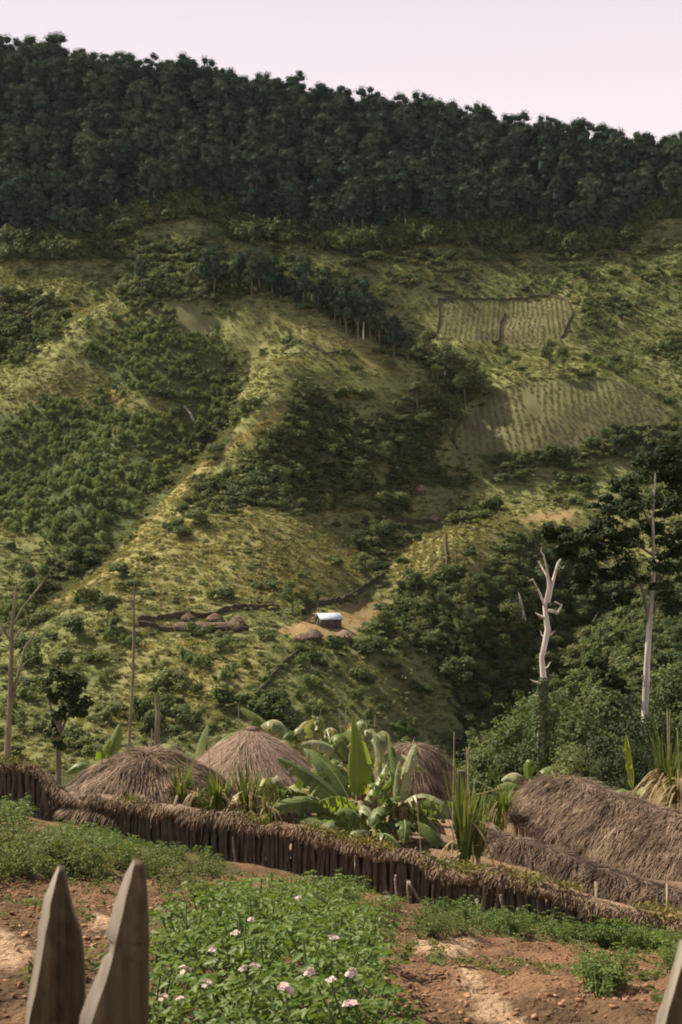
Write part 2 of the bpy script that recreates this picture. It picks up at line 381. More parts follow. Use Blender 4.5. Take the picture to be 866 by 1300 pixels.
# ------------------------------------------------------------------ what grows where (outlines read off the photograph, on the hillside itself)
FOREST_EDGE = [(-200, 320), (0, 318), (60, 318), (105, 316), (130, 300), (165, 288), (205, 272), (260, 266), (300, 296), (360, 306), (430, 306), (500, 300), (560, 298), (600, 300), (660, 308), (720, 312), (790, 306), (825, 285), (866, 262), (1100, 255)]
R_bright = [[(120, 425), (180, 405), (270, 430), (305, 470), (300, 545), (250, 560), (215, 500), (150, 490), (110, 450)],
            [(-200, 520), (0, 530), (60, 508), (150, 525), (230, 540), (262, 575), (225, 630), (170, 692), (118, 702), (60, 680), (-200, 640)]]
R_dark = [[(40, 742), (80, 712), (118, 695), (172, 690), (132, 728), (70, 766), (30, 768)],
          [(362, 520), (400, 500), (450, 520), (482, 560), (472, 622), (430, 645), (300, 652), (212, 645), (250, 605), (300, 592), (345, 565)],
          [(300, 335), (360, 318), (400, 350), (470, 372), (505, 420), (575, 462), (600, 500), (575, 530), (545, 590), (520, 640), (495, 680), (475, 735), (455, 705), (482, 640), (492, 570), (505, 520), (562, 496), (532, 458), (450, 422), (400, 390), (335, 374)],
          [(105, 300), (180, 315), (330, 338), (330, 376), (270, 385), (255, 375), (200, 385), (160, 372), (175, 335)],
          [(-200, 385), (0, 378), (50, 380), (80, 400), (60, 432), (0, 455), (-200, 460)],
          [(480, 775), (520, 745), (570, 735), (605, 735), (640, 690), (720, 700), (760, 720), (1000, 730), (1000, 1000), (580, 1000), (590, 900), (545, 835), (490, 808)],
          [(275, 440), (305, 480), (300, 550), (268, 580), (225, 630), (205, 640), (240, 575), (285, 530), (290, 480)],
          [(575, 640), (612, 640), (618, 662), (575, 668)], [(530, 600), (585, 600), (590, 618), (530, 622)],
          [(620, 575), (700, 560), (760, 540), (866, 530), (1000, 530), (1000, 570), (780, 580), (640, 605)]]
R_sparse = [[(330, 822), (420, 815), (490, 820), (600, 960), (290, 960)], [(430, 505), (560, 492), (540, 600), (480, 640), (468, 560)], [(430, 310), (720, 312), (1000, 270), (1000, 480), (770, 470), (735, 455), (740, 390), (560, 375), (430, 345)],
            [(100, 318), (300, 300), (430, 310), (520, 400), (430, 395), (100, 330)],
            [(-200, 770), (60, 778), (150, 820), (330, 830), (330, 960), (-200, 960)],
            [(590, 585), (1000, 560), (1000, 640), (720, 640), (600, 610)],
            [(530, 490), (640, 560), (600, 600), (520, 600)], [(150, 370), (300, 350), (310, 420), (180, 405)]]
R_yellow = [[(15, 505), (100, 462), (165, 500), (140, 522), (60, 505)], [(190, 660), (300, 652), (430, 648), (462, 690), (450, 745), (330, 765), (180, 770), (120, 750), (150, 720)],
            [(500, 690), (560, 655), (730, 640), (735, 660), (605, 728), (500, 740)], [(160, 820), (330, 812), (340, 860), (280, 900), (150, 900)],
            [(200, 500), (250, 545), (240, 560), (195, 520)], [(320, 385), (430, 420), (560, 484), (480, 478), (400, 440)]]
R_path = [[(368, 510), (376, 518), (340, 545), (300, 568), (256, 604), (222, 640), (190, 674), (160, 708), (128, 742), (60, 778), (40, 776), (112, 738), (140, 712), (170, 676), (205, 640), (244, 598), (300, 556), (340, 530)]]
R_crest = [[(345, 500), (385, 512), (350, 552), (308, 575), (268, 610), (232, 652), (200, 684), (168, 718), (138, 750), (70, 792), (0, 800), (70, 748), (126, 704), (160, 662), (194, 620), (236, 584), (286, 546), (325, 522)]]
R_tan = [[(345, 800), (400, 778), (440, 768), (500, 762), (512, 768), (465, 800), (440, 812), (395, 812)], [(655, 655), (725, 645), (735, 656), (690, 664), (655, 664)], [(540, 478), (562, 484), (555, 494), (530, 488)]]
R_soil = [[(212, 388), (248, 386), (274, 414), (262, 428), (225, 412)], [(572, 572), (600, 530), (640, 500), (700, 490), (690, 540), (740, 560), (700, 576)], [(634, 402), (690, 404), (690, 440), (634, 438)]]
R_field = [[(558, 383), (722, 380), (728, 402), (716, 432), (690, 440), (634, 436), (560, 428)], [(570, 575), (596, 532), (628, 496), (680, 484), (800, 486), (850, 510), (840, 540), (780, 545), (740, 566), (690, 578)]]

def region(px, py, polys, jit=6.0):
    jx = jit * 2 * fbm(px / 19 + 3, py / 19, 2); jy = jit * 2 * fbm(px / 19 + 31, py / 19 + 7, 2)
    r = np.zeros(px.shape, bool)
    for p in polys: r |= inpoly(px + jx, py + jy, p)
    return r
def in_forest(px, py):
    e = np.interp(px, [a for a, b in FOREST_EDGE], [b for a, b in FOREST_EDGE])
    return py < e + 10 * fbm(px / 15, px * 0 + 2, 2)

# ground colour by what covers it (soil, turf, litter), painted on the sheet's vertices
C = np.tile(np.array([0.185, 0.190, 0.072]), (len(X), 1))
hill = Y > 100
def paint(mask, c):
    C[mask] = c
paint(hill & region(PX, PY, R_sparse), (0.16, 0.17, 0.066))
paint(hill & region(PX, PY, R_yellow), (0.215, 0.200, 0.078))
paint(hill & region(PX, PY, R_bright), (0.080, 0.105, 0.040))
paint(hill & region(PX, PY, R_dark), (0.040, 0.045, 0.020))
paint(hill & region(PX, PY, R_path, 2), (0.230, 0.195, 0.075))
paint(hill & region(PX, PY, R_tan, 3), (0.250, 0.180, 0.085))
paint(hill & region(PX, PY, R_field, 1), (0.130, 0.130, 0.058))
paint(hill & region(PX, PY, R_soil, 2), (0.150, 0.145, 0.068))
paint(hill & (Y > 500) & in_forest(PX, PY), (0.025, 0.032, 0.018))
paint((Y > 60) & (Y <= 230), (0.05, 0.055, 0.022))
# garden soil
soil = np.array([0.218, 0.122, 0.068]); dry = np.array([0.37, 0.25, 0.16]); mulch = np.array([0.10, 0.064, 0.036])
nm = ~hill & (Y < 60)
t = np.clip(0.5 + 1.3 * fbm(X / 1.1 + 5, Y / 1.1, 3), 0, 1)[:, None]
cs = soil * t + mulch * (1 - t)
R_dry = [[(585, 1232), (606, 1228), (640, 1272), (665, 1300), (600, 1300), (612, 1270), (590, 1250)], [(-60, 1185), (10, 1180), (40, 1205), (30, 1230), (-60, 1225)], [(520, 1195), (600, 1190), (610, 1205), (530, 1212)], [(120, 1160), (165, 1158), (160, 1175), (118, 1178)]]
fd = np.zeros(len(X))
fd[nm] = region(PX[nm], PY[nm], R_dry, 7).astype(float)
cs = cs * (1 - fd[:, None]) + dry * fd[:, None]
vill = (Y > np.interp(PX, [p[0] for p in FENCE], [p[3] for p in FENCE]))
cs = np.where((vill & nm)[:, None], np.array([0.24, 0.155, 0.10]) * (0.8 + 0.4 * t), cs)
weedy = nm & ~vill & (inpoly(PX, PY, [(-400, 1035), (150, 1060), (300, 1095), (320, 1112), (-400, 1120)]) | inpoly(PX, PY, [(540, 1150), (900, 1195), (900, 1215), (640, 1190), (520, 1180)]))
cs[weedy] = cs[weedy] * 0.4 + np.array([0.06, 0.07, 0.03]) * 0.6
C[nm] = cs[nm]

m, N, Lk = newmat('ground_cover')
at = N.new('ShaderNodeVertexColor'); at.layer_name = 'cover'
geo = N.new('ShaderNodeNewGeometry')
def nz_(scale, det=5):
    n = N.new('ShaderNodeTexNoise'); n.inputs['Scale'].default_value = scale; n.inputs['Detail'].default_value = det
    Lk.new(geo.outputs['Position'], n.inputs['Vector']); return n
n1 = nz_(0.09, 6); n2 = nz_(6.0, 7)
mm = N.new('ShaderNodeMix'); mm.data_type = 'FLOAT'; mm.inputs[0].default_value = 0.5
Lk.new(n1.outputs['Fac'], mm.inputs[2]); Lk.new(n2.outputs['Fac'], mm.inputs[3])
mr = N.new('ShaderNodeMapRange'); mr.inputs['From Min'].default_value = 0.33; mr.inputs['From Max'].default_value = 0.67; mr.inputs['To Min'].default_value = 0.6; mr.inputs['To Max'].default_value = 1.4
Lk.new(mm.outputs[0], mr.inputs['Value'])
vm = N.new('ShaderNodeVectorMath'); vm.operation = 'SCALE'; Lk.new(at.outputs['Color'], vm.inputs[0]); Lk.new(mr.outputs[0], vm.inputs['Scale'])
bs = N.new('ShaderNodeBsdfPrincipled'); bs.inputs['Roughness'].default_value = 0.95; bs.inputs['Specular IOR Level'].default_value = 0.1
Lk.new(vm.outputs[0], bs.inputs['Base Color'])
bp = N.new('ShaderNodeBump'); bp.inputs['Distance'].default_value = 0.06; Lk.new(nz_(22, 8).outputs['Fac'], bp.inputs['Height']); Lk.new(bp.outputs[0], bs.inputs['Normal'])
om = N.new('ShaderNodeOutputMaterial'); Lk.new(bs.outputs[0], om.inputs[0])
M['ground'] = m
nr = len(YR)
ii = (np.arange(nr - 1)[:, None] * NC + np.arange(NC - 1)[None]).ravel()
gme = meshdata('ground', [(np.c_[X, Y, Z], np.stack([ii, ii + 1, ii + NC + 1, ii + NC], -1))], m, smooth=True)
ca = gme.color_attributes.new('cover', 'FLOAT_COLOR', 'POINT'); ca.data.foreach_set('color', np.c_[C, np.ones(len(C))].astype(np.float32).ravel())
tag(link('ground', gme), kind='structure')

# ------------------------------------------------------------------ scattered ground cover (kind = stuff)
def scatter(name, pts, scale, srcs, material, rz=None, parent=None):
    """uncountable cover: one object whose geometry nodes put small plant meshes on its points"""
    n = len(pts)
    me = bpy.data.meshes.new(name); me.vertices.add(n); me.vertices.foreach_set('co', np.asarray(pts, np.float32).ravel())
    def attr(nm, tp, v):
        a = me.attributes.new(nm, tp, 'POINT'); a.data.foreach_set('vector' if tp == 'FLOAT_VECTOR' else 'value', np.ascontiguousarray(v).ravel())
    rot = np.zeros((n, 3), np.float32); rot[:, 2] = RNG.random(n) * 6.283 if rz is None else rz
    rot[:, :2] = RNG.normal(size=(n, 2)) * 0.12
    sc = np.broadcast_to(np.asarray(scale, np.float32).reshape(n, -1), (n, 3)) if np.ndim(scale) else np.full((n, 3), scale, np.float32)
    attr('turn', 'FLOAT_VECTOR', rot.astype(np.float32)); attr('size', 'FLOAT_VECTOR', np.array(sc, np.float32)); attr('pick', 'INT', RNG.integers(0, len(srcs), n).astype(np.int32))
    me.materials.append(material)
    sc_col = bpy.data.collections.new(name + '_kinds')
    for k, sm in enumerate(srcs):
        so_ = bpy.data.objects.new('%s_kind_%02d' % (name, k), sm); sc_col.objects.link(so_)
    ng = bpy.data.node_groups.new(name + '_cover', 'GeometryNodeTree')
    ng.interface.new_socket('Geometry', in_out='INPUT', socket_type='NodeSocketGeometry'); ng.interface.new_socket('Geometry', in_out='OUTPUT', socket_type='NodeSocketGeometry')
    NN, LL = ng.nodes, ng.links
    gi = NN.new('NodeGroupInput'); go = NN.new('NodeGroupOutput'); ip = NN.new('GeometryNodeInstanceOnPoints'); ci = NN.new('GeometryNodeCollectionInfo')
    ci.inputs['Collection'].default_value = sc_col; ci.inputs['Separate Children'].default_value = True; ci.inputs['Reset Children'].default_value = True
    def na(nm, tp):
        a = NN.new('GeometryNodeInputNamedAttribute'); a.data_type = tp; a.inputs['Name'].default_value = nm; return a
    m2p = NN.new('GeometryNodeMeshToPoints'); LL.new(gi.outputs[0], m2p.inputs[0]); LL.new(m2p.outputs[0], ip.inputs['Points'])
    LL.new(ci.outputs[0], ip.inputs['Instance']); ip.inputs['Pick Instance'].default_value = True
    e2r = NN.new('FunctionNodeEulerToRotation'); LL.new(na('turn', 'FLOAT_VECTOR').outputs[0], e2r.inputs[0])
    LL.new(na('pick', 'INT').outputs[0], ip.inputs['Instance Index']); LL.new(e2r.outputs[0], ip.inputs['Rotation']); LL.new(na('size', 'FLOAT_VECTOR').outputs[0], ip.inputs['Scale'])
    LL.new(ip.outputs[0], go.inputs[0])
    o = link(name, me, parent); md = o.modifiers.new('cover', 'NODES'); md.node_group = ng
    return tag(o, kind='stuff')

# --- plant meshes
def crown_parts(lobes, per, size, rng, aspect=0.75, core=0.55, up=0.35):
    """leafy crown: leaf cards over a set of lobes, with a leafy core inside each"""
    ps, ns = [], []
    parts = []
    for c, r in lobes:
        c = np.asarray(c, float); r = np.asarray(r, float) * np.ones(3)
        d = norm(rng.normal(size=(per, 3))); d[:, 2] = np.where(d[:, 2] < -0.5, -d[:, 2], d[:, 2])
        k = 0.66 + 0.52 * rng.random((per, 1)) ** 1.4
        ps.append(c + d * r * k); ns.append(d + rng.normal(size=(per, 3)) * 0.45 + np.array([0, 0, up]))
        if core: parts.append(blob(c - np.array([0, 0, r[2] * 0.1]), r * core, rng, 0.5, ICO1))
    Pn = np.concatenate(ps)
    parts.append(cards(Pn, np.concatenate(ns), size * (0.7 + 0.6 * rng.random(len(Pn))), rng, aspect, 0.1))
    return parts

def bush_mesh(name, material, rng, lob=6, per=70, size=0.17, h=1.0):
    lobes = []
    for k in range(lob):
        a = rng.random() * 6.28; d = 0.72 * math.sqrt(rng.random()); r = 0.20 + 0.30 * rng.random()
        lobes.append(((math.cos(a) * d, math.sin(a) * d, (0.15 + 0.55 * rng.random()) * h), (r, r, r * 0.9 * h)))
    return meshdata(name, crown_parts(lobes, per, size, rng), material)

def tuft_mesh(name, material, rng, n=22, r=0.6, h=0.9, wdt=0.16, spread=0.6):
    a = rng.random(n) * 6.28; d = r * np.sqrt(rng.random(n))
    P0 = np.c_[np.cos(a) * d, np.sin(a) * d, np.full(n, -0.15)]
    D = np.c_[np.cos(a) * spread * (d / r + .3), np.sin(a) * spread * (d / r + .3), np.ones(n)] + rng.normal(size=(n, 3)) * 0.2
    Nn = norm(np.c_[rng.normal(size=(n, 2)), np.zeros(n)])
    return meshdata(name, [blades(P0, D, Nn, h * (0.6 + 0.6 * rng.random(n)), wdt, 0.35, 2, 0.25, rng)], material)

# --- candidates over the hillside, uniform over its plan
def spread_pts(n, y0, y1, wide=0.27, rng=RNG):
    y = np.sqrt(rng.random(n) * (y1 ** 2 - y0 ** 2) + y0 ** 2); x = (rng.random(n) * 2 - 1) * (wide * y + 12)
    z = gz(x, y); return x, y, z

def rotpick(n): return RNG.random(n) * 6.283

# ------------------------------------------------------------------ rainforest along the top
def forest_tree_meshes(k):
    rng = np.random.default_rng(100 + k)
    H = 19 + 9 * rng.random(); low = 0.10 + 0.22 * rng.random(); wide = 3.3 + 2.0 * rng.random(); sl_ = rng.normal(size=2) * 0.6
    path = [(0, 0, -2), (sl_[0] * .2, sl_[1] * .2, H * .3), (sl_[0] * .6, sl_[1] * .6, H * .6), (sl_[0], sl_[1], H * .88)]
    tp = tube(path, [0.42, 0.34, 0.24, 0.08], 6)
    lobes = []
    zc = H * (low + 1) / 2; hh_ = H * (1 - low) / 2 * .82
    lobes.append(((sl_[0] * .7, sl_[1] * .7, zc), (wide * .62, wide * .62, hh_ * .8)))
    for j in range(20):
        d_ = norm(rng.normal(size=3)); d_[2] = d_[2] * (1 if d_[2] > 0 else .9); r = 1.0 + 1.3 * rng.random()
        c = (sl_[0] * .7 + d_[0] * wide * .72, sl_[1] * .7 + d_[1] * wide * .72, zc + d_[2] * hh_ * .95)
        lobes.append((c, (r * 1.05, r * 1.05, r * (.8 + .6 * rng.random()))))
        tp += tube([(sl_[0] * .5, sl_[1] * .5, c[2] - r * 1.2 - 1), ((c[0] * .6, c[1] * .6, c[2] - r * .5)), c], [0.13, 0.09, 0.04], 4)
    return meshdata('trunk', tp, M['bark'], True), meshdata('crown', crown_parts(lobes, 105, 0.5, rng, 0.8, 0.66, .12), M['forest'])
FT = [forest_tree_meshes(k) for k in range(8)]

rows = []
for yy in np.arange(556, 752, 5.4):
    for xx in np.arange(-0.3 * yy - 10, 0.3 * yy + 10, 6.0):
        rows.append((xx + RNG.normal() * 2.4, yy + RNG.normal() * 2.2))
rows = np.array(rows); rz_ = gz(rows[:, 0], rows[:, 1]); fx, fy = proj(rows[:, 0], rows[:, 1], rz_)
keep = in_forest(fx, fy)
T3 = np.c_[rows, rz_][keep]; tpx, tpy = fx[keep], fy[keep]
inview = (tpx > 0) & (tpx < 866)
order = np.argsort(T3[:, 1]); order = order[inview[order]]
ridge = np.argsort(-np.where(inview & (T3[:, 1] > 700) & (T3[:, 1] < 722), RNG.random(len(T3)) + 1, 0))[:75]
pick = list(dict.fromkeys(list(ridge) + list(order)))[:300]
sel = np.zeros(len(T3), bool); sel[pick] = True
protos = []
for k in range(8):
    t = thing('rainforest_tree', 'tall dark green rainforest tree in the dense forest covering the upper slope', 'tree', (0, 0, 0), 0, 'rainforest trees on the upper slope')
    link('trunk', FT[k][0], t); link('crown', FT[k][1], t); protos.append(t)
used = set()
for n_, i in enumerate(pick):
    k = int(RNG.integers(8)); s_ = 0.42 + 0.55 * RNG.random() + 0.22 * (RNG.random() < .1); s_ *= 0.85 if T3[i, 1] < 600 else 1.0
    sc3 = (s_ * (1.15 + .45 * RNG.random()), s_ * (1.15 + .45 * RNG.random()), s_)
    if k not in used:
        used.add(k); t = protos[k]; t.location = T3[i]; t.rotation_euler[2] = RNG.random() * 6.28; t.scale = sc3
    else:
        t = copy_tree(protos[k], T3[i], RNG.random() * 6.28, sc3)
    t['label'] = 'tall dark green rainforest tree in the dense forest covering the upper slope'; t['group'] = 'rainforest trees on the upper slope'
    if i in set(ridge.tolist()):
        t['label'] = 'rainforest tree standing on the ridge line with its crown against the sky'; t['group'] = 'rainforest trees along the skyline'
def joined(k):
    """trunk and crown of a forest tree as one mesh, for the far mass"""
    tm, cm = FT[k]; me = bpy.data.meshes.new('forest_kind')
    import bmesh
    bm = bmesh.new(); bm.from_mesh(tm)
    for f in bm.faces: f.material_index = 0
    n0 = len(bm.faces); bm.from_mesh(cm); bm.faces.ensure_lookup_table()
    for f in bm.faces[n0:]: f.material_index = 1
    bm.to_mesh(me); bm.free(); me.materials.append(M['bark']); me.materials.append(M['forest']); return me
rest = ~sel
sr = (0.44 + 0.54 * RNG.random(rest.sum()))[:, None]
scatter('rainforest', T3[rest], np.c_[sr * 1.35, sr * 1.35, sr], [joined(k) for k in range(8)], M['forest'])

# ------------------------------------------------------------------ scrub, regrowth and grass over the gardens' hillside
BD = [bush_mesh('scrub_kind', M['dark'], np.random.default_rng(200 + k)) for k in range(5)]
BB = [bush_mesh('regrowth_kind', M['bright'], np.random.default_rng(220 + k), h=1.25) for k in range(5)]
TG = [tuft_mesh('grass_kind', M['grass'], np.random.default_rng(240 + k)) for k in range(5)]
BG = [bush_mesh('herb_kind', M['grass'], np.random.default_rng(260 + k), lob=5, per=26, size=0.24, h=0.6) for k in range(5)]
TY = [tuft_mesh('yellow_grass_kind', M['yellow'], np.random.default_rng(280 + k)) for k in range(5)]
BY = [bush_mesh('yellow_herb_kind', M['yellow'], np.random.default_rng(300 + k), lob=5, per=26, size=0.24, h=0.6) for k in range(5)]

x, y, z = spread_pts(150000, 215, 690)
px, py = proj(x, y, z)
r_f = (y > 500) & in_forest(px, py)
fz = RNG.normal(size=(2, len(px))) * 9
r_d = region(px + fz[0], py + fz[1] * .6, R_dark, 12); r_b = region(px + fz[0], py + fz[1] * .6, R_bright, 12); r_s = region(px, py, R_sparse, 8); r_y = region(px + fz[1], py + fz[0] * .6, R_yellow, 14)
R_clear = [[(396, 770), (440, 770), (440, 812), (396, 804)], [(172, 782), (356, 770), (356, 786), (322, 806), (176, 806)], [(516, 606), (556, 606), (560, 650), (516, 650)], [(530, 644), (575, 644), (575, 690), (530, 690)], [(376, 800), (446, 800), (446, 818), (376, 820)], [(490, 655), (545, 650), (545, 668), (490, 668)], [(226, 512), (252, 512), (254, 542), (230, 540)], [(470, 735), (512, 728), (512, 762), (440, 768)]]
r_k = region(px, py, R_clear, 2); r_d &= ~r_k; r_b &= ~r_k; r_s &= ~r_k
r_p = region(px, py, R_path, 3); r_c = region(px, py, R_crest, 4); r_d &= ~r_c; r_b &= ~r_c; r_y |= r_c & (RNG.random(len(x)) < .25); r_t = region(px, py, R_tan, 4); r_fl = region(px, py, R_field + R_soil, 1)
vis = (px > -60) & (px < 930)
clump = fbm(x / 14, y / 14, 2); u = RNG.random(len(x))
bare = (r_p & (RNG.random(len(x)) < .12)) | r_t | r_fl
pts = np.c_[x, y, z]
# grass and herbs
g = ~r_f & ~(r_d & (u < .5)) & ~bare & ~(r_b & (u < .55)) & vis
yl = g & ((r_y & (u < .55) | r_p & (u < 0.75)) | (~r_y & (clump > 0.28) & (u < .5)))
gg = g & ~yl
h1 = RNG.random(len(x))
def sz(mask, a, b):
    n = mask.sum(); s = a + (b - a) * RNG.random(n) ** 1.6; return np.c_[s * (0.9 + .5 * RNG.random(n)), s * (0.9 + .5 * RNG.random(n)), s * (0.7 + .5 * RNG.random(n))]
mk = gg & (h1 < 0.80); scatter('hill_grass', pts[mk], sz(mk, 0.55, 1.2), TG, M['grass'])
mk = gg & (h1 >= 0.80); scatter('hill_herbs', pts[mk], sz(mk, 0.4, 1.4), BG, M['grass'])
mk = yl & (h1 < 0.80); scatter('yellow_grass', pts[mk], sz(mk, 0.6, 1.3), TY, M['yellow'])
mk = yl & (h1 >= 0.80); scatter('yellow_herbs', pts[mk], sz(mk, 0.5, 1.5), BY, M['yellow'])
mk = r_t & vis & (u < 0.35); scatter('dry_grass', pts[mk], sz(mk, 0.3, 0.8), [tuft_mesh('dry_kind', M['tan'], np.random.default_rng(310 + k)) for k in range(3)], M['tan'])
# bushes
mkd = r_d & (u > 0.25) & vis & ~r_f & ~bare; mk = mkd & (h1 < .4); scatter('gully_herbs', pts[mk], sz(mk, 0.6, 2.2), BG, M['grass'])
db = vis & ~r_f & ~bare & ((r_d & ~r_c & (u < 0.30)) | (r_s & ~r_d & (clump > 0.05) & (u < np.where((py > 760) & (px < 330), .05, np.where(py > 760, .12, .085)))) | (~r_d & ~r_s & ~r_b & ~r_k & (u < 0.006)))
bb = vis & ~r_f & ~bare & ((r_b & (u < 0.25)) | (~r_d & ~r_b & r_s & (clump < -.1) & (u < .06)))
# the biggest ones are plants of their own
def big_plants(mask, srcs, name, label, group, n, a, b, cat):
    idx = np.nonzero(mask & (px > 0) & (px < 866) & (py < 960))[0]; idx = RNG.permutation(idx)[:n]
    pr = []
    for k in range(len(srcs)): pr.append(None)
    for i in idx:
        k = int(RNG.integers(len(srcs))); s = a + (b - a) * RNG.random()
        o = tag(link(name, srcs[k], loc=pts[i] - np.array([0, 0, .15]), rz=RNG.random() * 6.28, sc=(s * (.8 + .3 * RNG.random()), s * (.8 + .3 * RNG.random()), s)), label, cat, group)
    mask[idx] = False
big_plants(db, BD, 'dark_bush', 'rounded dark green bush in the scrub of the gullies and ravine', 'large bushes in the gullies', 190, 2.2, 3.9, 'bush')
big_plants(bb, BB, 'young_tree', 'leafy mid green young tree in the regrowth on the left hill', 'young trees in the regrowth on the left hill', 150, 1.7, 2.9, 'tree')
mk = db & (h1 < .55); scatter('gully_scrub', pts[mk], sz(mk, 0.9, 4.2), BD, M['dark'])
mk = db & (h1 >= .55); scatter('gully_shrubs', pts[mk], sz(mk, 0.8, 3.2), [bush_mesh('shrub_kind', M['mid'], np.random.default_rng(340 + k), h=.9) for k in range(4)], M['mid'])
scatter('hill_regrowth', pts[bb], sz(bb, 0.7, 2.2) * np.array([.9, .9, 1.25]), BB, M['bright'])
# forest fringe
fr = (y > 520) & in_forest(px, py - 10 - 14 * clump) & ~in_forest(px, py + 14) & vis & (u < 0.45)
scatter('forest_fringe', pts[fr], sz(fr, 1.4, 5.5), [bush_mesh('fringe_kind', M['dark'], np.random.default_rng(320 + k), h=1.3) for k in range(4)], M['dark'])
x3, y3, z3 = spread_pts(5200, 545, 745, .28); a3, b3 = proj(x3, y3, z3); k3 = in_forest(a3, b3 + 4)
s3 = 1.6 + 3.4 * RNG.random(k3.sum()) ** 1.5
scatter('forest_undergrowth', np.c_[x3, y3, z3][k3], np.c_[s3, s3, s3 * 1.1], [bush_mesh('undergrowth_kind', M['forest'], np.random.default_rng(330 + k), h=1.4) for k in range(4)], M['forest'])
# valley slope just below the village
x2, y2, z2 = spread_pts(6000, 62, 215, 0.5)
scatter('valley_scrub', np.c_[x2, y2, z2], np.repeat((1.0 + 1.8 * RNG.random(6000))[:, None], 3, 1), BD, M['dark'])

# ------------------------------------------------------------------ trees one can tell apart on the far side
def round_tree_meshes(k, H=9.0, lm='dark', per=150, lsz=.36):
    rng = np.random.default_rng(400 + k); tp = []
    lean = rng.normal(size=2) * 0.5
    tp += tube([(0, 0, -2), (lean[0] * .3, lean[1] * .3, H * .3), (lean[0], lean[1], H * .75)], [0.28, 0.22, 0.07], 6)
    lobes = []
    for j in range(10):
        a = rng.random() * 6.28; q = rng.random(); zz = H * (0.34 + 0.58 * q); d = H * 0.27 * (1 - abs(q - .4) * 1.1) * (0.4 + .8 * rng.random()); r = H * (0.10 + 0.10 * rng.random())
        c = (lean[0] + math.cos(a) * d, lean[1] + math.sin(a) * d, zz); lobes.append((c, (r, r, r * .85)))
        tp += tube([(lean[0] * .6, lean[1] * .6, zz - H * .18), ((lean[0] + c[0]) / 2, (lean[1] + c[1]) / 2, zz - H * .08), c], [0.1, 0.07, 0.03], 4)
    return meshdata('trunk', tp, M['bark'], True), meshdata('crown', crown_parts(lobes, per, lsz, rng, 0.8, 0.5), M[lm])
RT = [round_tree_meshes(k) for k in range(6)]
NT = []
def far_tree(pxx, base_row, hpx, label, group=None, slim=False, near_y=215, name='tree', wide=1.0, Y=None, rng=RNG):
    b = hit(pxx, base_row, near_y) if Y is None else np.array([Y * (pxx - CX) / F, Y, float(gz(Y * (pxx - CX) / F, Y))])
    hm = hpx * b[1] / F if Y is None else Y * (HY - hpx) / F - b[2]
    if Y is not None and not NT: NT.extend(round_tree_meshes(50 + k, 9.0, 'dark' if k % 2 else 'deep', 420, .17) for k in range(4))
    tm, cm = NT[int(RNG.integers(4))] if Y is not None else (FT if slim else RT)[int(RNG.integers(8 if slim else 6))]
    H = max(v.co.z for v in cm.vertices); s = hm / H
    t = thing(name, label, 'tree', b, RNG.random() * 6.28, group, (s * wide, s * wide, s))
    link('trunk', tm, t); link('crown', cm, t); return t
for q in [(330, 376, 62), (346, 381, 56), (320, 379, 66), (357, 386, 50), (272, 376, 62), (262, 373, 50), (180, 373, 48), (375, 396, 55), (386, 393, 74), (402, 402, 44), (425, 415, 58), (440, 426, 74), (455, 431, 78),
          (470, 433, 62), (432, 417, 50), (482, 441, 62), (500, 456, 56), (518, 462, 46), (300, 372, 44), (310, 366, 50), (412, 398, 60), (340, 370, 48), (448, 415, 52)]:
    far_tree(*q, 'tall slender dark tree in the gully behind the middle spur', 'slender trees in the upper gully', slim=True, name='gully_tree', wide=1.15)
for q in [(580, 492, 52), (568, 482, 46), (600, 498, 44), (546, 458, 40), (590, 520, 46), (556, 500, 38), (530, 520, 36), (515, 560, 34), (490, 596, 36), (462, 705, 34), (478, 690, 30), (610, 512, 40), (572, 540, 40), (545, 560, 34), (510, 588, 34), (466, 735, 34), (488, 650, 28)]:
    far_tree(*q, 'bushy dark tree in the gully right of the middle spur', 'bushy trees in the middle gully', name='gully_tree', wide=1.2)
far_tree(697, 474, 46, 'tall round dark tree below the fenced garden on the right', name='round_tree')
far_tree(716, 472, 34, 'smaller dark tree right beside the tall round tree below the fenced garden', name='round_tree')
far_tree(796, 482, 27, 'round dark bushy tree on the crest of the ploughed hill at right', name='round_tree', wide=1.3)
far_tree(135, 800, 44, 'dark round tree on the slope left of the fenced garden in the valley', name='round_tree', wide=1.1)
far_tree(148, 812, 30, 'low dark tree just below the round tree left of the fenced garden', name='round_tree', wide=1.2)
for q, w_ in (((372, 778, 42), 'leftmost and tallest'), ((388, 780, 34), 'middle one'), ((402, 776, 28), 'rightmost and smallest')):
    far_tree(*q, 'feathery grey green tree, %s of three behind the metal roofed house' % w_, 'trees behind the metal roofed house', name='round_tree')
for q in [(8, 390, 26), (20, 388, 20), (32, 386, 16), (48, 384, 18), (60, 392, 18), (2, 396, 30)]:
    far_tree(*q, 'small dark tree in the row at the left edge of the hillside', 'row of small dark trees at the left edge', name='round_tree', wide=1.2)
for q in [(220, 410, 18), (212, 406, 14), (200, 402, 20), (183, 400, 18), (165, 398, 16)]:
    far_tree(*q, 'small dark tree on the hilltop by the dug brown plot', 'trees on the hilltop by the dug plot', name='round_tree', wide=1.2)
rq = np.random.default_rng(77)
n_ = 0
while n_ < 40:
    a, b = 478 + 170 * rq.random(), 748 + 130 * rq.random()
    if inpoly(np.array([a]), np.array([b]), [(478, 815), (500, 770), (560, 752), (612, 745), (645, 730), (645, 800), (640, 850), (585, 835), (520, 825)])[0]:
        far_tree(a, b, 18 + 20 * rq.random(), 'dense dark tree on the shaded edge of the ravine', 'dark trees along the ravine', name='ravine_tree', wide=1.1, near_y=240); n_ += 1
n_ = 0
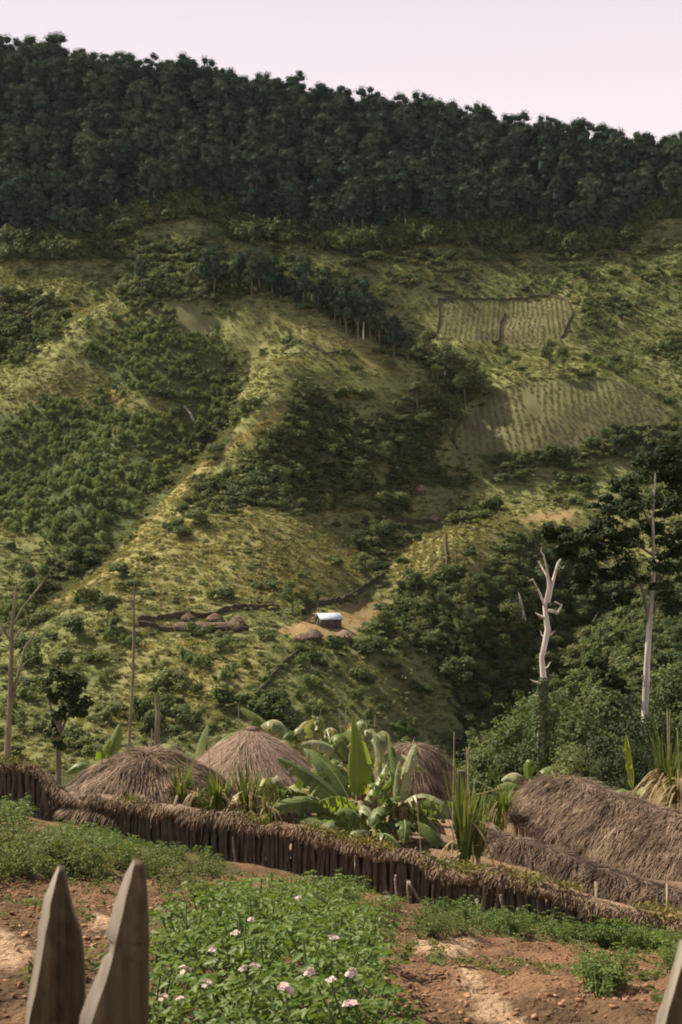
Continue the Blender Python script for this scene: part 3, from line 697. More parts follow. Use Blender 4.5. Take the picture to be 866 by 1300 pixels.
while n_ < 26:
    a, b = 630 + 250 * rq.random(), 745 + 140 * rq.random()
    far_tree(a, b, 20 + 30 * rq.random(), 'dense dark tree in the forest at the right of the valley', 'dark trees right of the valley', name='ravine_tree', wide=1.25, near_y=240); n_ += 1
# nearer trees falling away behind the longhouse (column, distance, row of the top)
for a, Yt, top in [(648, 95, 900), (672, 78, 925), (706, 100, 872), (728, 84, 900), (752, 110, 850), (768, 80, 895), (790, 96, 862), (812, 72, 905), (836, 88, 868), (858, 78, 890), (880, 92, 850), (620, 104, 925), (596, 112, 935), (735, 66, 940), (690, 68, 950), (800, 62, 935)]:
    far_tree(a, None, top, 'leafy dark tree on the slope just behind the longhouse', 'trees on the slope behind the longhouse', Y=Yt, name='slope_tree', wide=1.0)

for k_, (a, top) in enumerate([(205, 76), (60, 60), (345, 98), (412, 110), (440, 114), (512, 120), (545, 128), (590, 133), (622, 142), (692, 143), (742, 149), (776, 160), (822, 166)]):
    Yt = 704 - 3 * (k_ % 3); x_ = Yt * (a - CX) / F; g_ = np.array([x_, Yt, float(gz(x_, Yt))]); tm, cm = FT[k_ % 8]; s = (Yt * (HY - top) / F - g_[2]) / max(v.co.z for v in cm.vertices)
    t = thing('emergent_tree', 'taller domed tree rising above its neighbours on the skyline', 'tree', g_, k_, 'taller trees on the skyline', (s * 1.25, s * 1.25, s)); link('trunk', tm, t); link('crown', cm, t)
# ------------------------------------------------------------------ gardens, fences and houses across the valley
M['brush'] = mat('brushwood', [(0.2, (0.03, 0.024, 0.016)), (0.8, (0.085, 0.065, 0.042))], 2.5, bump=0.05)
M['soilrow'] = leafmat('garden_row', (0.27, 0.19, 0.115), (0.23, 0.195, 0.095), (0.18, 0.19, 0.08), trans=0.05, scale=0.06)
M['croprow'] = leafmat('crop_row', (0.15, 0.175, 0.070), (0.20, 0.215, 0.085), (0.26, 0.23, 0.10), trans=0.15, scale=0.06)
def rows_in(name, poly, ang, gap, step, size, srcs, material, fan=0.0, holes=()):
    hp = np.array([hit(*p, 330) for p in poly]); c = hp[:, :2].mean(0); R_ = np.abs(hp[:, :2] - c).max() * 1.5
    d = np.array([math.sin(ang), math.cos(ang)]); q = np.array([d[1], -d[0]])
    A, B = np.meshgrid(np.arange(-R_, R_, gap), np.arange(-R_, R_, step)); A = A.ravel(); B = B.ravel()
    A = A * (1 - fan * B / R_) + RNG.normal(size=A.shape) * .12
    xy = c + A[:, None] * q + B[:, None] * d; zz = gz(xy[:, 0], xy[:, 1]); a, b = proj(xy[:, 0], xy[:, 1], zz)
    k = inpoly(a, b, poly)
    for h_ in holes: k &= ~inpoly(a, b, h_)
    k &= RNG.random(len(k)) < 0.93
    n = k.sum(); s = size * (0.75 + 0.5 * RNG.random(n))
    scatter(name, np.c_[xy, zz][k], np.c_[s, s, s], srcs, material)
MR = [bush_mesh('row_kind', M['soilrow'], np.random.default_rng(500 + k), lob=3, per=16, size=0.35, h=0.8) for k in range(3)]
CR = [bush_mesh('crop_kind', M['croprow'], np.random.default_rng(510 + k), lob=3, per=16, size=0.4, h=0.9) for k in range(3)]
dugplot = [(636, 402), (690, 404), (688, 438), (634, 437)]
rows_in('crop_rows', [(558, 383), (722, 380), (728, 402), (716, 432), (690, 440), (634, 436), (560, 428)], 0.12, 2.0, 0.7, 0.66, CR, M['croprow'], 0.1, [dugplot])
rows_in('crop_rows', dugplot, 0.25, 1.9, 0.7, 0.62, MR, M['soilrow'])
rows_in('crop_rows', [(568, 580), (586, 538), (626, 496), (662, 486), (668, 524), (762, 545), (750, 566), (690, 580)], -0.1, 2.1, 0.5, 0.66, MR, M['soilrow'], 0.25)
rows_in('crop_rows', [(664, 486), (800, 487), (845, 510), (830, 536), (765, 540), (690, 524)], 0.05, 2.1, 0.6, 0.66, CR, M['croprow'], 0.2)
for poly, ang in (([(20, 505), (100, 464), (165, 500), (140, 520), (60, 505)], 0.9), ([(520, 690), (562, 660), (640, 655), (610, 715), (520, 735)], 0.1), ([(320, 690), (390, 690), (385, 760), (315, 762)], 0.0), ([(0, 325), (60, 328), (150, 355), (90, 372), (0, 372)], 0.0)):
    rows_in('crop_rows', poly, ang, 2.8, 0.9, 0.95, [bush_mesh('yellow_row_kind', M['yellow'], np.random.default_rng(520 + k), lob=3, per=14, size=0.42, h=0.8) for k in range(2)], M['yellow'])

def far_fence(pix, label, h=1.2, th=0.5, name='garden_fence', material=None):
    Wp = [hit(a, b, 240) for a, b in pix]; path = []
    for a, b in zip(Wp[:-1], Wp[1:]):
        n = max(2, int(np.linalg.norm(b - a) / 0.8))
        for t in np.linspace(0, 1, n, endpoint=False): path.append((a + (b - a) * t)[:2])
    path.append(Wp[-1][:2]); path = np.array(path); path += RNG.normal(size=path.shape) * 0.1
    g_ = gz(path[:, 0], path[:, 1]); tn = norm(np.gradient(path, axis=0)); nn = np.c_[-tn[:, 1], tn[:, 0]]
    n = len(path); hh = h * (0.75 + 0.5 * RNG.random(n))
    rings = []
    for off, zz in ((-.5, -0.6 + 0 * hh), (-.42, hh * .8), (0, hh), (.42, hh * .8), (.5, -0.6 + 0 * hh)):
        rings.append(np.c_[path + nn * off * th, g_ + zz])
    V = np.stack(rings, 1).reshape(-1, 3); i = np.arange(n - 1)[:, None] * 5; j = np.arange(4)[None]
    Fq = np.stack([i + j, i + j + 1, i + 6 + j, i + 5 + j], -1).reshape(-1, 4)
    c = path.mean(0); z0 = float(gz(c[0], c[1])); V = V - np.array([c[0], c[1], z0])
    return tag(obj(name, [(V, Fq)], material or M['brush'], loc=(c[0], c[1], z0)), label, 'fence')
far_fence([(174, 791), (208, 787), (243, 784), (285, 779), (354, 774)], 'dark brushwood fence along the upper side of the long garden in the valley')
far_fence([(176, 796), (206, 801), (252, 804), (315, 802)], 'dark brushwood fence along the lower side of the long garden in the valley')
far_fence([(383, 781), (420, 768), (460, 752), (488, 735)], 'dark hedge-like fence running uphill behind the metal roofed house', 1.6)
far_fence([(555, 425), (558, 400), (555, 383), (600, 382), (650, 382), (700, 378), (718, 382), (727, 400), (714, 430)], 'dark fence around the rectangular garden plot high on the right slope', 1.1, 0.5)
far_fence([(641, 400), (635, 412), (633, 436)], 'short dark fence dividing the rectangular garden plot high on the right', 1.1, 0.5)
far_fence([(388, 440), (415, 450), (446, 446)], 'curved low fence on the flank of the middle spur', 0.9, 0.8)
far_fence([(565, 680), (566, 705), (568, 730)], 'straight low fence running downhill above the ravine', 1.0, 0.7)
far_fence([(485, 660), (512, 663), (545, 663)], 'low fence below the two tiny huts in the gully', 1.2)
far_fence([(330, 880), (348, 858), (372, 836), (395, 818)], 'fence line running down the slope below the metal roofed house', 1.0)
far_fence([(582, 574), (574, 560), (592, 532)], 'dark fence at the lower left edge of the ploughed hill', 1.3)

M['metalroof'] = mat('metal_roof', [(0.2, (0.36, 0.38, 0.45)), (0.8, (0.50, 0.52, 0.60))], 0.6, rough=0.5, spec=0.5, metal=0.0)
M['darkwall'] = mat('dark_timber_wall', [(0.2, (0.05, 0.04, 0.035)), (0.8, (0.11, 0.09, 0.075))], 2.0, stretch=(4, 4, .5))
b = hit(417, 795, 270)
mh = thing('metal_roofed_house', 'small dark house with a bright metal gable roof on the terrace in the valley', 'house', b, math.radians(24))
L2, W2, H2, RH = 2.5, 1.8, 1.7, 1.1
obj('wall', [boxg((0, 0, H2 / 2 - .3), (2 * L2 - .3, 2 * W2 - .3, H2 + .6)), (np.array([[-L2 + .15, -W2 + .15, H2], [-L2 + .15, W2 - .15, H2], [-L2 + .15, 0, H2 + RH - .1], [L2 - .15, -W2 + .15, H2], [L2 - .15, W2 - .15, H2], [L2 - .15, 0, H2 + RH - .1]]), np.array([[0, 2, 1], [3, 4, 5]]))], M['darkwall'], mh)
for sgn in (-1, 1):
    a0, a1 = np.array([0, sgn * (W2 + .35), H2 - .2]), np.array([0, 0, H2 + RH]); nrm = np.array([0, 0, .06])
    q = [np.array([-L2 - .25, 0, 0]), np.array([L2 + .25, 0, 0])]
    V = np.array([q[0] + a0, q[1] + a0, q[1] + a1, q[0] + a1, q[0] + a0 + nrm, q[1] + a0 + nrm, q[1] + a1 + nrm, q[0] + a1 + nrm])
    obj('roof_slope', [(V, np.array([[0, 1, 2, 3], [4, 7, 6, 5], [0, 4, 5, 1], [1, 5, 6, 2], [2, 6, 7, 3], [3, 7, 4, 0]]))], M['metalroof'], mh)
obj('door', [boxg((-L2 + .11, 0.2, 0.9), (0.06, 0.9, 1.7))], M['brush'], mh)
obj('window', [boxg((1.0, -W2 + .12, 1.2), (0.8, 0.06, 0.6))], M['brush'], mh)

# --- thatch: a core shell with straws laid down its slope
M['thatch'] = mat('old_thatch', [(0.1, (0.03, 0.021, 0.015)), (0.45, (0.115, 0.077, 0.052)), (0.95, (0.40, 0.29, 0.20))], 1.7, isl=0.4, detail=6)
M['thatch_pale'] = mat('fresh_thatch', [(0.1, (0.20, 0.135, 0.10)), (0.6, (0.34, 0.24, 0.18)), (0.95, (0.44, 0.33, 0.25))], 1.3, isl=0.5, detail=4)
M['thatch_shaded'] = mat('shaded_thatch', [(0.1, (0.026, 0.018, 0.012)), (0.5, (0.080, 0.054, 0.037)), (0.95, (0.27, 0.19, 0.135))], 1.5, isl=0.35, detail=5)  # darker copy of the thatch: shade of the camera-facing side put into its colour
M['thatch_core'] = mat('thatch_core', [(0.2, (0.10, 0.068, 0.046)), (0.8, (0.22, 0.15, 0.105))], 3.0, bump=0.03, bscale=16)
M['moss'] = leafmat('roof_weeds', (0.10, 0.11, 0.035), (0.16, 0.16, 0.05), (0.26, 0.20, 0.08), trans=0.2, scale=0.8, isl=True)
def hill_roof(u, v, L, W, H, u0, k=1.7, end=True):
    """height over a long rounded roof: u along [0,1], v across [-1,1] of a plan with a rounded first end"""
    e = np.clip((u0 - u) / u0, 0, 1) if u0 > 0 else 0 * u
    e2 = np.clip((u - 1 + u0) / u0, 0, 1) if (u0 > 0 and end) else 0 * u
    ee = np.maximum(e, e2); f = np.sqrt(np.maximum(1 - ee ** 2, 0.0))
    return f, H * np.maximum(1 - ee ** 2.2, 0) ** 0.7 * (1 - np.abs(v) ** k)
def thatch_long(parent, L, W, H, z0, u0, n, straw=0.55, wd=0.03, mats=('thatch_core', 'thatch'), end=False, sag=0.06, k=1.7, name='roof', seed=1, lift=0.18, slope=0.0):
    rng = np.random.default_rng(seed)
    us = np.linspace(0.0, 1, 60); vs = np.linspace(-1, 1, 25); Ug, Vg = np.meshgrid(us, vs, indexing='ij')
    def at(u, v):
        f, h = hill_roof(u, v, L, W, H, u0, k, end)
        bump = sag * fbm(u * L / 0.6 + seed, v * W / 0.6 + seed, 3)
        return np.stack([u * L, v * W * f, z0 + h + bump - slope * u * L], -1)
    V = at(Ug, Vg).reshape(-1, 3); nv = len(vs); i = np.arange(59)[:, None] * nv; j = np.arange(nv - 1)[None]
    Fq = np.stack([i + j, i + nv + j, i + nv + j + 1, i + j + 1], -1).reshape(-1, 4)
    r = obj(name, [(V, Fq)], M[mats[0]], parent, True)
    u = rng.random(n); v = (rng.random(n) * 2 - 1); v = np.sign(v) * np.abs(v) ** 0.75
    p = at(u, v); e = 1e-3
    pu = (at(np.clip(u + e, 0, 1), v) - at(np.clip(u - e, 0, 1), v)); pv = at(u, np.clip(v + e, -1, 1)) - at(u, np.clip(v - e, -1, 1))
    Nn = norm(np.cross(pu, pv)); Nn[Nn[:, 2] < 0] *= -1
    dn = np.array([0, 0, -1.0]); D = dn - Nn * (Nn @ dn)[:, None]; D = norm(D + 1e-4) + rng.normal(size=(n, 3)) * 0.17 + Nn * lift * 0.5
    obj('thatch', [blades(p + Nn * 0.015, D, Nn, straw * (0.5 + rng.random(n)), wd * (0.6 + .8 * rng.random(n)), 0.06, 2, 0.3, rng)], M[mats[1]], r)
    r.children[0]['kind'] = 'stuff'
    return r, at
def thatch_round(parent, R, H, z0, n, k=1.35, straw=0.5, wd=0.028, mats=('thatch_core', 'thatch'), seed=1, rough=0.05):
    rng = np.random.default_rng(seed)
    def at(r_, a): return np.stack([r_ * R * np.cos(a), r_ * R * np.sin(a), z0 + H * (1 - r_ ** k) + rough * fbm(r_ * R * np.cos(a) / .5 + seed, r_ * R * np.sin(a) / .5, 3)], -1)
    rs = np.linspace(0.0, 1, 16); an = np.linspace(0, 2 * math.pi, 41)[:-1]; A_, B_ = np.meshgrid(rs, an, indexing='ij')
    V = at(A_, B_).reshape(-1, 3); i = np.arange(15)[:, None] * 40; j = np.arange(40)[None]; j2 = (j + 1) % 40
    r = obj('roof', [(V, np.stack([i + j, i + 40 + j, i + 40 + j2, i + j2], -1).reshape(-1, 4))], M[mats[0]], parent, True)
    q = np.sqrt(rng.random(n)); a = rng.random(n) * 6.283; p = at(q, a); p2 = at(np.minimum(q + .02, 1.02), a)
    D = norm(p2 - p); T = np.stack([-np.sin(a), np.cos(a), 0 * a], -1); Nn = norm(np.cross(T, D)); Nn[Nn[:, 2] < 0] *= -1
    D = D + rng.normal(size=(n, 3)) * 0.13 + Nn * .06
    th = obj('thatch', [blades(p + Nn * .012, D, Nn, straw * (0.5 + rng.random(n)), wd * (0.6 + .8 * rng.random(n)), 0.06, 2, 0.3, rng)], M[mats[1]], r)
    th['kind'] = 'stuff'; return r, at
# small thatched roofs across the valley
def tiny_hut(a, b, R, H, label):
    p = hit(a, b, 250); t = thing('thatched_hut', label, 'hut', p)
    r, _ = thatch_round(t, R, H, 0.7, 260, 1.6, 0.6, 0.14, ('thatch_core', 'thatch_pale' if 'pale' in label or 'reddish' in label else 'thatch'), seed=int(a))
    obj('wall', tube([(0, 0, -.6), (0, 0, 0.9)], [R * .75, R * .75], 14), M['darkwall'], t); return t
tiny_hut(239, 789, 1.5, 1.0, 'small thatched hut at the left behind the long thatched row in the valley garden')
tiny_hut(273, 790, 1.9, 1.2, 'small thatched hut at the middle behind the long thatched row in the valley garden')
tiny_hut(301, 794, 1.9, 1.4, 'domed thatched hut at the right end of the long thatched row')
tiny_hut(534, 627, 2.1, 1.9, 'tiny pale hut in the gully, higher of the two')
tiny_hut(551, 663, 1.8, 1.7, 'tiny pale hut in the gully, lower of the two')
tiny_hut(398, 812, 2.3, 1.7, 'dark domed hut below the metal roofed house')
tiny_hut(384, 814, 1.8, 1.0, 'low brown hut at the left below the metal roofed house')
tiny_hut(437, 812, 2.0, 1.2, 'low reddish hut at the right below the metal roofed house')
pa, pb2 = hit(219, 799, 250), hit(309, 801, 250)
t = thing('long_thatched_house', 'long low thatched row house inside the fenced garden in the valley', 'house', (pa[0], pa[1], min(pa[2], pb2[2])), math.atan2(pb2[1] - pa[1], pb2[0] - pa[0]))
LL_ = float(np.hypot(*(pb2 - pa)[:2])); thatch_long(t, LL_, 1.5, 1.0, 0.8, 0.08, 1200, 0.7, 0.12, end=True)
obj('wall', [boxg((LL_ / 2, 0, 0.2), (LL_ - 1.2, 2.0, 1.6))], M['darkwall'], t)
# bleached snags across the valley
def snag(pix_path, Y, rads, label, name='dead_trunk', material='deadwood', branches=()):
    pts_ = [P(a, b, Y) for a, b in pix_path]; base = pts_[0].copy(); g0 = float(gz(base[0], base[1]))
    if Y is not None and g0 < base[2]: pts_ = [np.array([base[0], base[1], g0 - .3])] + pts_; rads = [rads[0] * 1.1] + list(rads)
    o0 = np.array([pts_[0][0], pts_[0][1], pts_[0][2]])
    t = thing(name, label, 'dead tree', o0)
    obj('trunk', tube([p - o0 for p in pts_], np.array(rads) * (.62 if Y < 100 else 1), 8, 0.35), M[material], t, True)
    for br, rr in branches:
        br = [P(a, b, Y + dy) - o0 for a, b, dy in br]
        obj('branch', tube(br, np.linspace(rr, rr * .3, len(br)) * .75, 6, 0.35), M[material], t, True)
    return t
for a, b, h_, lab in ((461, 432, 24, 'white bare trunk standing among the gully trees'), (514, 306, 28, 'thin white bare trunk at the foot of the forest'), (564, 484, 12, 'short white stump at the right end of the middle spur'), (436, 302, 30, 'thin pale trunk at the forest edge left of the white bare trunk'), (108, 312, 26, 'pale trunk at the lower left forest edge')):
    p = hit(a, b, 240); sca = p[1] / F
    t = thing('dead_tree', lab, 'dead tree', p); obj('trunk', tube([(0, 0, -1), (0.1, 0, h_ * sca * .5), (0.3, .1, h_ * sca)], [0.35, 0.28, 0.12], 6, 0.2), M['deadwood'], t, True)
p0_, p1_ = hit(234, 518, 300), hit(246, 536, 300)
tag(obj('fallen_log', tube([np.zeros(3) + [0, 0, .4], (p1_ - p0_) / 2 + [0.2, 0, .5], p1_ - p0_ + [0, 0, .3]], [0.25, 0.35, 0.4], 7, .2), M['deadwood'], loc=p0_, smooth=True), 'bleached fallen log lying down the slope of the left hill', 'log')

# ------------------------------------------------------------------ the village: huts, longhouse, stake fence
M['stake'] = mat('split_stakes', [(0.15, (0.04, 0.034, 0.027)), (0.5, (0.10, 0.084, 0.066)), (0.9, (0.26, 0.22, 0.175))], 2.2, stretch=(3, 3, 0.5), isl=0.3, bump=0.01, bscale=20)
M['palewood'] = mat('pale_split_wood', [(0.2, (0.17, 0.135, 0.10)), (0.8, (0.36, 0.30, 0.24))], 2.2, stretch=(3, 3, 0.5), bump=0.01, bscale=20)
M['straw'] = mat('dry_grass_cap', [(0.1, (0.06, 0.042, 0.028)), (0.5, (0.22, 0.150, 0.095)), (0.95, (0.44, 0.32, 0.21))], 1.6, isl=0.45, detail=5)
M['pitgrass'] = leafmat('cane_grass', (0.06, 0.105, 0.028), (0.11, 0.155, 0.040), (0.22, 0.22, 0.085), trans=0.3, scale=1.2, isl=True, nfac=0.3)
M['drygrass'] = leafmat('dry_cane_leaves', (0.15, 0.11, 0.062), (0.25, 0.19, 0.11), (0.36, 0.29, 0.17), trans=0.25, scale=1.2, isl=True)
M['cane'] = mat('cane_stalk', [(0.2, (0.24, 0.19, 0.11)), (0.8, (0.40, 0.34, 0.22))], 3)

# huts
def ground_at(px_, Y): x_ = Y * (px_ - CX) / F; return np.array([x_, Y, float(gz(x_, Y))])
c = ground_at(188, 31.2); t = thing('thatched_hut', 'low mossy brown thatched dome hut at the left close behind the stake fence', 'hut', c)
top = P(190, 951, 31.2)[2] - c[2]
r, at = thatch_round(t, 2.05, 1.12, top - 1.12, 11000, 1.9, 0.26, 0.02, seed=5, rough=0.12)
tp_ = tube([(0, 0, -.4), (0, 0, .55)], [1.35, 1.35], 20); obj('wall', tp_, M['stake'], t)
rng = np.random.default_rng(6); q = np.sqrt(rng.random(260)); a = 3.6 + 2.2 * rng.random(260)
pw = at(q, a); wv = obj('weeds', [blades(pw, rng.normal(size=(260, 3)) * .5 + [0, 0, 1], rng.normal(size=(260, 3)), 0.14, 0.03, .3, 2, .3, rng)], M['moss'], t); wv['kind'] = 'stuff'

c = ground_at(319, 37.5); t = thing('thatched_hut', 'smooth conical pinkish brown thatched hut behind the cane clumps', 'hut', c)
top = P(325, 925, 37.5)[2] - c[2]
thatch_round(t, 2.15, 1.55, top - 1.55, 13000, 1.38, 0.42, 0.012, ('thatch_core', 'thatch_pale'), seed=8, rough=0.035)
obj('finial', [blob((0, 0, top - .03), (0.2, 0.2, 0.1), RNG, .5)], M['thatch_core'], t)
obj('wall', tube([(0, 0, -.5), (0, 0, .75)], [1.6, 1.6], 24), M['stake'], t)

c = ground_at(524, 40); t = thing('thatched_hut', 'round brown thatched hut half hidden behind the big banana plant', 'hut', c)
top = P(530, 944, 40)[2] - c[2]
thatch_round(t, 1.45, 1.15, top - 1.15, 8000, 2.0, 0.35, 0.016, seed=9, rough=0.07)
obj('wall', tube([(0, 0, -.5), (0, 0, top - .9)], [1.12, 1.12], 22), M['stake'], t)

# longhouse: spine runs right and towards the camera
A_ = P(668, 1000, 35.5); B_ = P(905, 1060, 31.0)
g0 = float(gz(A_[0], A_[1])); g1 = float(gz(B_[0], B_[1]))
dirv = B_[:2] - A_[:2]; Ln = float(np.hypot(*dirv)) + 1.6; ang = math.atan2(dirv[1], dirv[0])
topA = P(705, 977, 35.0)[2]; topB = P(866, 1034, 31.6)[2]
slope = (topA - topB) / (Ln * (866 - 705) / (905 - 668) * .8)
lh = thing('longhouse', 'long brown shaggy thatched longhouse at the right', 'house', (A_[0], A_[1], g0), ang)
tz = topA - g0; EH = tz - .86
r, at = thatch_long(lh, Ln, 1.3, tz - EH + .06, EH, 0.2, 30000, 0.32, 0.017, seed=12, sag=0.085, k=1.8, slope=slope, lift=0.22)
# weeds on its roof
rng = np.random.default_rng(13); n = 300; u = np.where(rng.random(n) < .7, .12 + .16 * rng.random(n), .2 + .6 * rng.random(n)); v = -0.75 * rng.random(n)
wv = obj('roof_weeds', [blades(at(u, v), rng.normal(size=(n, 3)) * .6 + [0, 0, .8], rng.normal(size=(n, 3)), 0.16, 0.035, .4, 2, .3, rng)], M['moss'], lh); wv['kind'] = 'stuff'
# ragged hanging eave on the side towards the camera
n = 2600; u = rng.random(n); p = at(u, np.full(n, -0.97) + .1 * rng.random(n)); cl = 0.05 + 0.16 * np.clip(fbm(u * Ln / 0.45, u * 0 + 3, 2) + .35, 0, 1)
ev = obj('eave_fringe', [blades(p, np.c_[rng.normal(size=n) * .2, -0.35 + rng.normal(size=n) * .12, -np.ones(n)], np.tile([0, -1.0, .2], (n, 1)), cl * (0.7 + .6 * rng.random(n)) * 1.6, 0.03, 0.05, 2, .2, rng)], M['thatch'], lh); ev['kind'] = 'stuff'
pm = meshdata('post', tube([(0, 0, -.35), (.01, 0, .4), (0, .01, .95)], [.06, .055, .05], 7, .2), M['palewood'], True)
for k in range(26):
    u = 0.05 + 0.92 * k / 25 + .012 * rng.normal(); f = float(hill_roof(np.array(u), np.array(0.), Ln, 1.3, 1, .2, 1.8, False)[0])
    link('post', pm, lh, loc=(u * Ln, -1.3 * f * .84, -slope * u * Ln), rz=rng.random() * 6)
pl_ = meshdata('wall_plank', [boxg((0, 0, .25), (.22, .035, 1.2), .03)], M['stake'])
for k in range(40):
    u = 0.1 + 0.88 * k / 39; link('wall_plank', pl_, lh, loc=(u * Ln, -0.62, -slope * u * Ln), rz=.1 * rng.normal())
# low thatch covered wall in front of the longhouse
A_ = P(598, 1050, 28.6); B_ = P(900, 1140, 25.0); g0 = float(gz(A_[0], A_[1])); dirv = B_[:2] - A_[:2]; Ln = float(np.hypot(*dirv)); ang = math.atan2(dirv[1], dirv[0])
tz = P(605, 1046, 28.4)[2] - g0; slope = (P(605, 1046, 28.4)[2] - P(866, 1126, 25.4)[2]) / (Ln * .87)
tw = thing('thatch_covered_fence', 'low shaggy dark thatch covered fence between the stake fence and the longhouse', 'fence', (A_[0], A_[1], g0), ang)
thatch_long(tw, Ln, 0.62, tz - .08, 0.0, 0.05, 15000, 0.26, 0.018, ('thatch_core', 'thatch_shaded'), seed=21, sag=0.12, k=2.2, slope=slope, lift=0.2)
for k, (a, b) in enumerate(((676, 1108), (757, 1134), (835, 1142), (848, 1136))):
    p = P(a, b, 27.3 - (a - 600) / 266 * 2.6) - np.array([A_[0], A_[1], g0]); p = np.array(Matrix.Rotation(-ang, 3, 'Z') @ Vector(p))
    link('stake', meshdata('stake', [boxg((0, 0, -.15), (.05, .025, .7), .03)], M['palewood' if k % 2 else 'stake']), tw, loc=p, rz=.3 * rng.normal())

# the stake fence, every stake a part
fp = np.array([P(a, b, Y_) for a, b, c_, Y_ in FENCE]); ft = np.array([P(a, c_, Y_) for a, b, c_, Y_ in FENCE])
sl_ = np.r_[0, np.cumsum(np.linalg.norm(np.diff(fp[:, :2], axis=0), axis=1))]; FL = sl_[-1]
def fpos(s): return np.stack([np.interp(s, sl_, fp[:, k]) for k in range(2)], -1), np.interp(s, sl_, ft[:, 2])
o0 = np.array([fp[6][0], fp[6][1], fp[6][2]])
sf = thing('stake_fence', 'long dark stake fence capped with dry grass running across behind the garden', 'fence', o0)
sm = []
for k in range(8):
    rng = np.random.default_rng(600 + k); wv_ = .065 + .05 * rng.random(); th = .03 + .02 * rng.random()
    V = []
    for zz, f in ((-.25, 1), (.35, 1.05), (.75, .95), (1.0, .8)):
        ox, oy = rng.normal(size=2) * .012
        for sx, sy in ((-1, -1), (1, -1), (1, 1), (-1, 1)): V.append((sx * wv_ / 2 * f + ox, sy * th / 2 + oy, zz))
    Fq = [[i * 4 + j, i * 4 + (j + 1) % 4, i * 4 + 4 + (j + 1) % 4, i * 4 + 4 + j] for i in range(3) for j in range(4)] + [[12, 13, 14, 15]]
    sm.append(meshdata('stake', [(np.array(V), np.array(Fq))], M['stake']))
pm_ = []
for k in range(3):
    me = sm[k].copy(); me.materials.clear(); me.materials.append(M['palewood']); pm_.append(me)
rng = np.random.default_rng(31); s = 0.05; back_row = []
fang = lambda s: math.atan2(*(fpos(s + .2)[0] - fpos(s - .2)[0])[::-1])
while s < FL:
    xy, zt = fpos(s); zb = float(gz(xy[0], xy[1])); h_ = zt - zb - 0.04
    o = link('stake', sm[int(rng.integers(8))], sf, loc=np.array([xy[0], xy[1], zb]) - o0 + [0, .03 * rng.normal(), -.02], rz=fang(s) + .25 * rng.normal(), sc=(1, 1, max(h_, .3) * (0.9 + .1 * rng.random())))
    o.rotation_euler[1] = .05 * rng.normal(); o.rotation_euler[0] = .04 * rng.normal()
    s += .095 + .035 * rng.random(); back_row.append(s - .055)
for s in back_row[::2]:
    if s >= FL: continue
    xy, zt = fpos(s); zb = float(gz(xy[0], xy[1])); o = link('stake', sm[int(rng.integers(8))], sf, loc=np.array([xy[0] + .05, xy[1] + .09, zb]) - o0, rz=fang(s) + .2 * rng.normal(), sc=(2.3, 1, max(zt - zb - .08, .3)))
    o.rotation_euler[1] = .04 * rng.normal()
for a in (108, 300, 505, 521, 537, 612, 617, 646, 700):
    Yf = np.interp(a, [q[0] for q in FENCE], [q[3] for q in FENCE]) - .14; p = ground_at(a, Yf)
    o = link('leaning_stake', pm_[int(rng.integers(3))], sf, loc=p - o0, rz=.5 * rng.normal(), sc=(.7, .8, .38 + .2 * rng.random())); o.rotation_euler[0] = -.12; o.rotation_euler[1] = .2 * rng.normal() - .12
    o['label'] = 'pale stake leaning out of the fence'
# cap: lumpy core and straws hanging to both sides
s = np.arange(0, FL, .12); xy, zt = fpos(s); rr = 0.10 + 0.05 * fbm(s / .5, s * 0, 2)
cap_bump = 0.17 * fbm(s / .9 + 4, s * 0 + 2, 3)
obj('grass_cap', tube(np.c_[xy, zt - .10 + cap_bump] - o0, rr * 1.15, 9, .5, rng), M['thatch_core'], sf, True)
n = 24000; s = rng.random(n) * FL; xy, zt = fpos(s); tn = norm(fpos(s + .1)[0] - fpos(s - .1)[0]); nn = np.c_[tn[:, 1], -tn[:, 0]]
sd = np.where(rng.random(n) < .62, 1, -1); an = rng.random(n) * 1.5
zc = zt - .10 + 0.17 * fbm(s / .9 + 4, s * 0 + 2, 3)
P0 = np.c_[xy + nn * (sd * np.sin(an) * .11)[:, None], zc + .12 * np.cos(an)]
D = np.c_[nn * (sd * (0.25 + np.cos(an)) * .8)[:, None] + tn * rng.normal(size=(n, 1)) * .55, 0.35 * np.cos(an) - .55 * np.sin(an) + .3 * rng.normal(size=n)]
ln = (0.05 + 0.09 * rng.random(n)) * (1 + 1.4 * np.clip(fbm(s / .45, s * 0 + 9, 3), -.18, .7))
st_ = obj('straw', [blades(P0 - o0, D, rng.normal(size=(n, 3)) + [0, 0, 1], ln, .020, .6, 2, .3, rng)], M['straw'], sf); st_['kind'] = 'stuff'
n = 5200; s = rng.random(n) * FL; k_ = fbm(s / 1.1 + 40, s * 0, 2) > .04; s = s[k_]; n = len(s); xy, zt = fpos(s)
wd_ = obj('weeds', [blades(np.c_[xy, zt + .02] + rng.normal(size=(n, 3)) * [.1, .1, .04] - o0, rng.normal(size=(n, 3)) * .6 + [0, 0, .8], rng.normal(size=(n, 3)), .11, .03, .5, 2, .3, rng)], M['moss'], sf); wd_['kind'] = 'stuff'

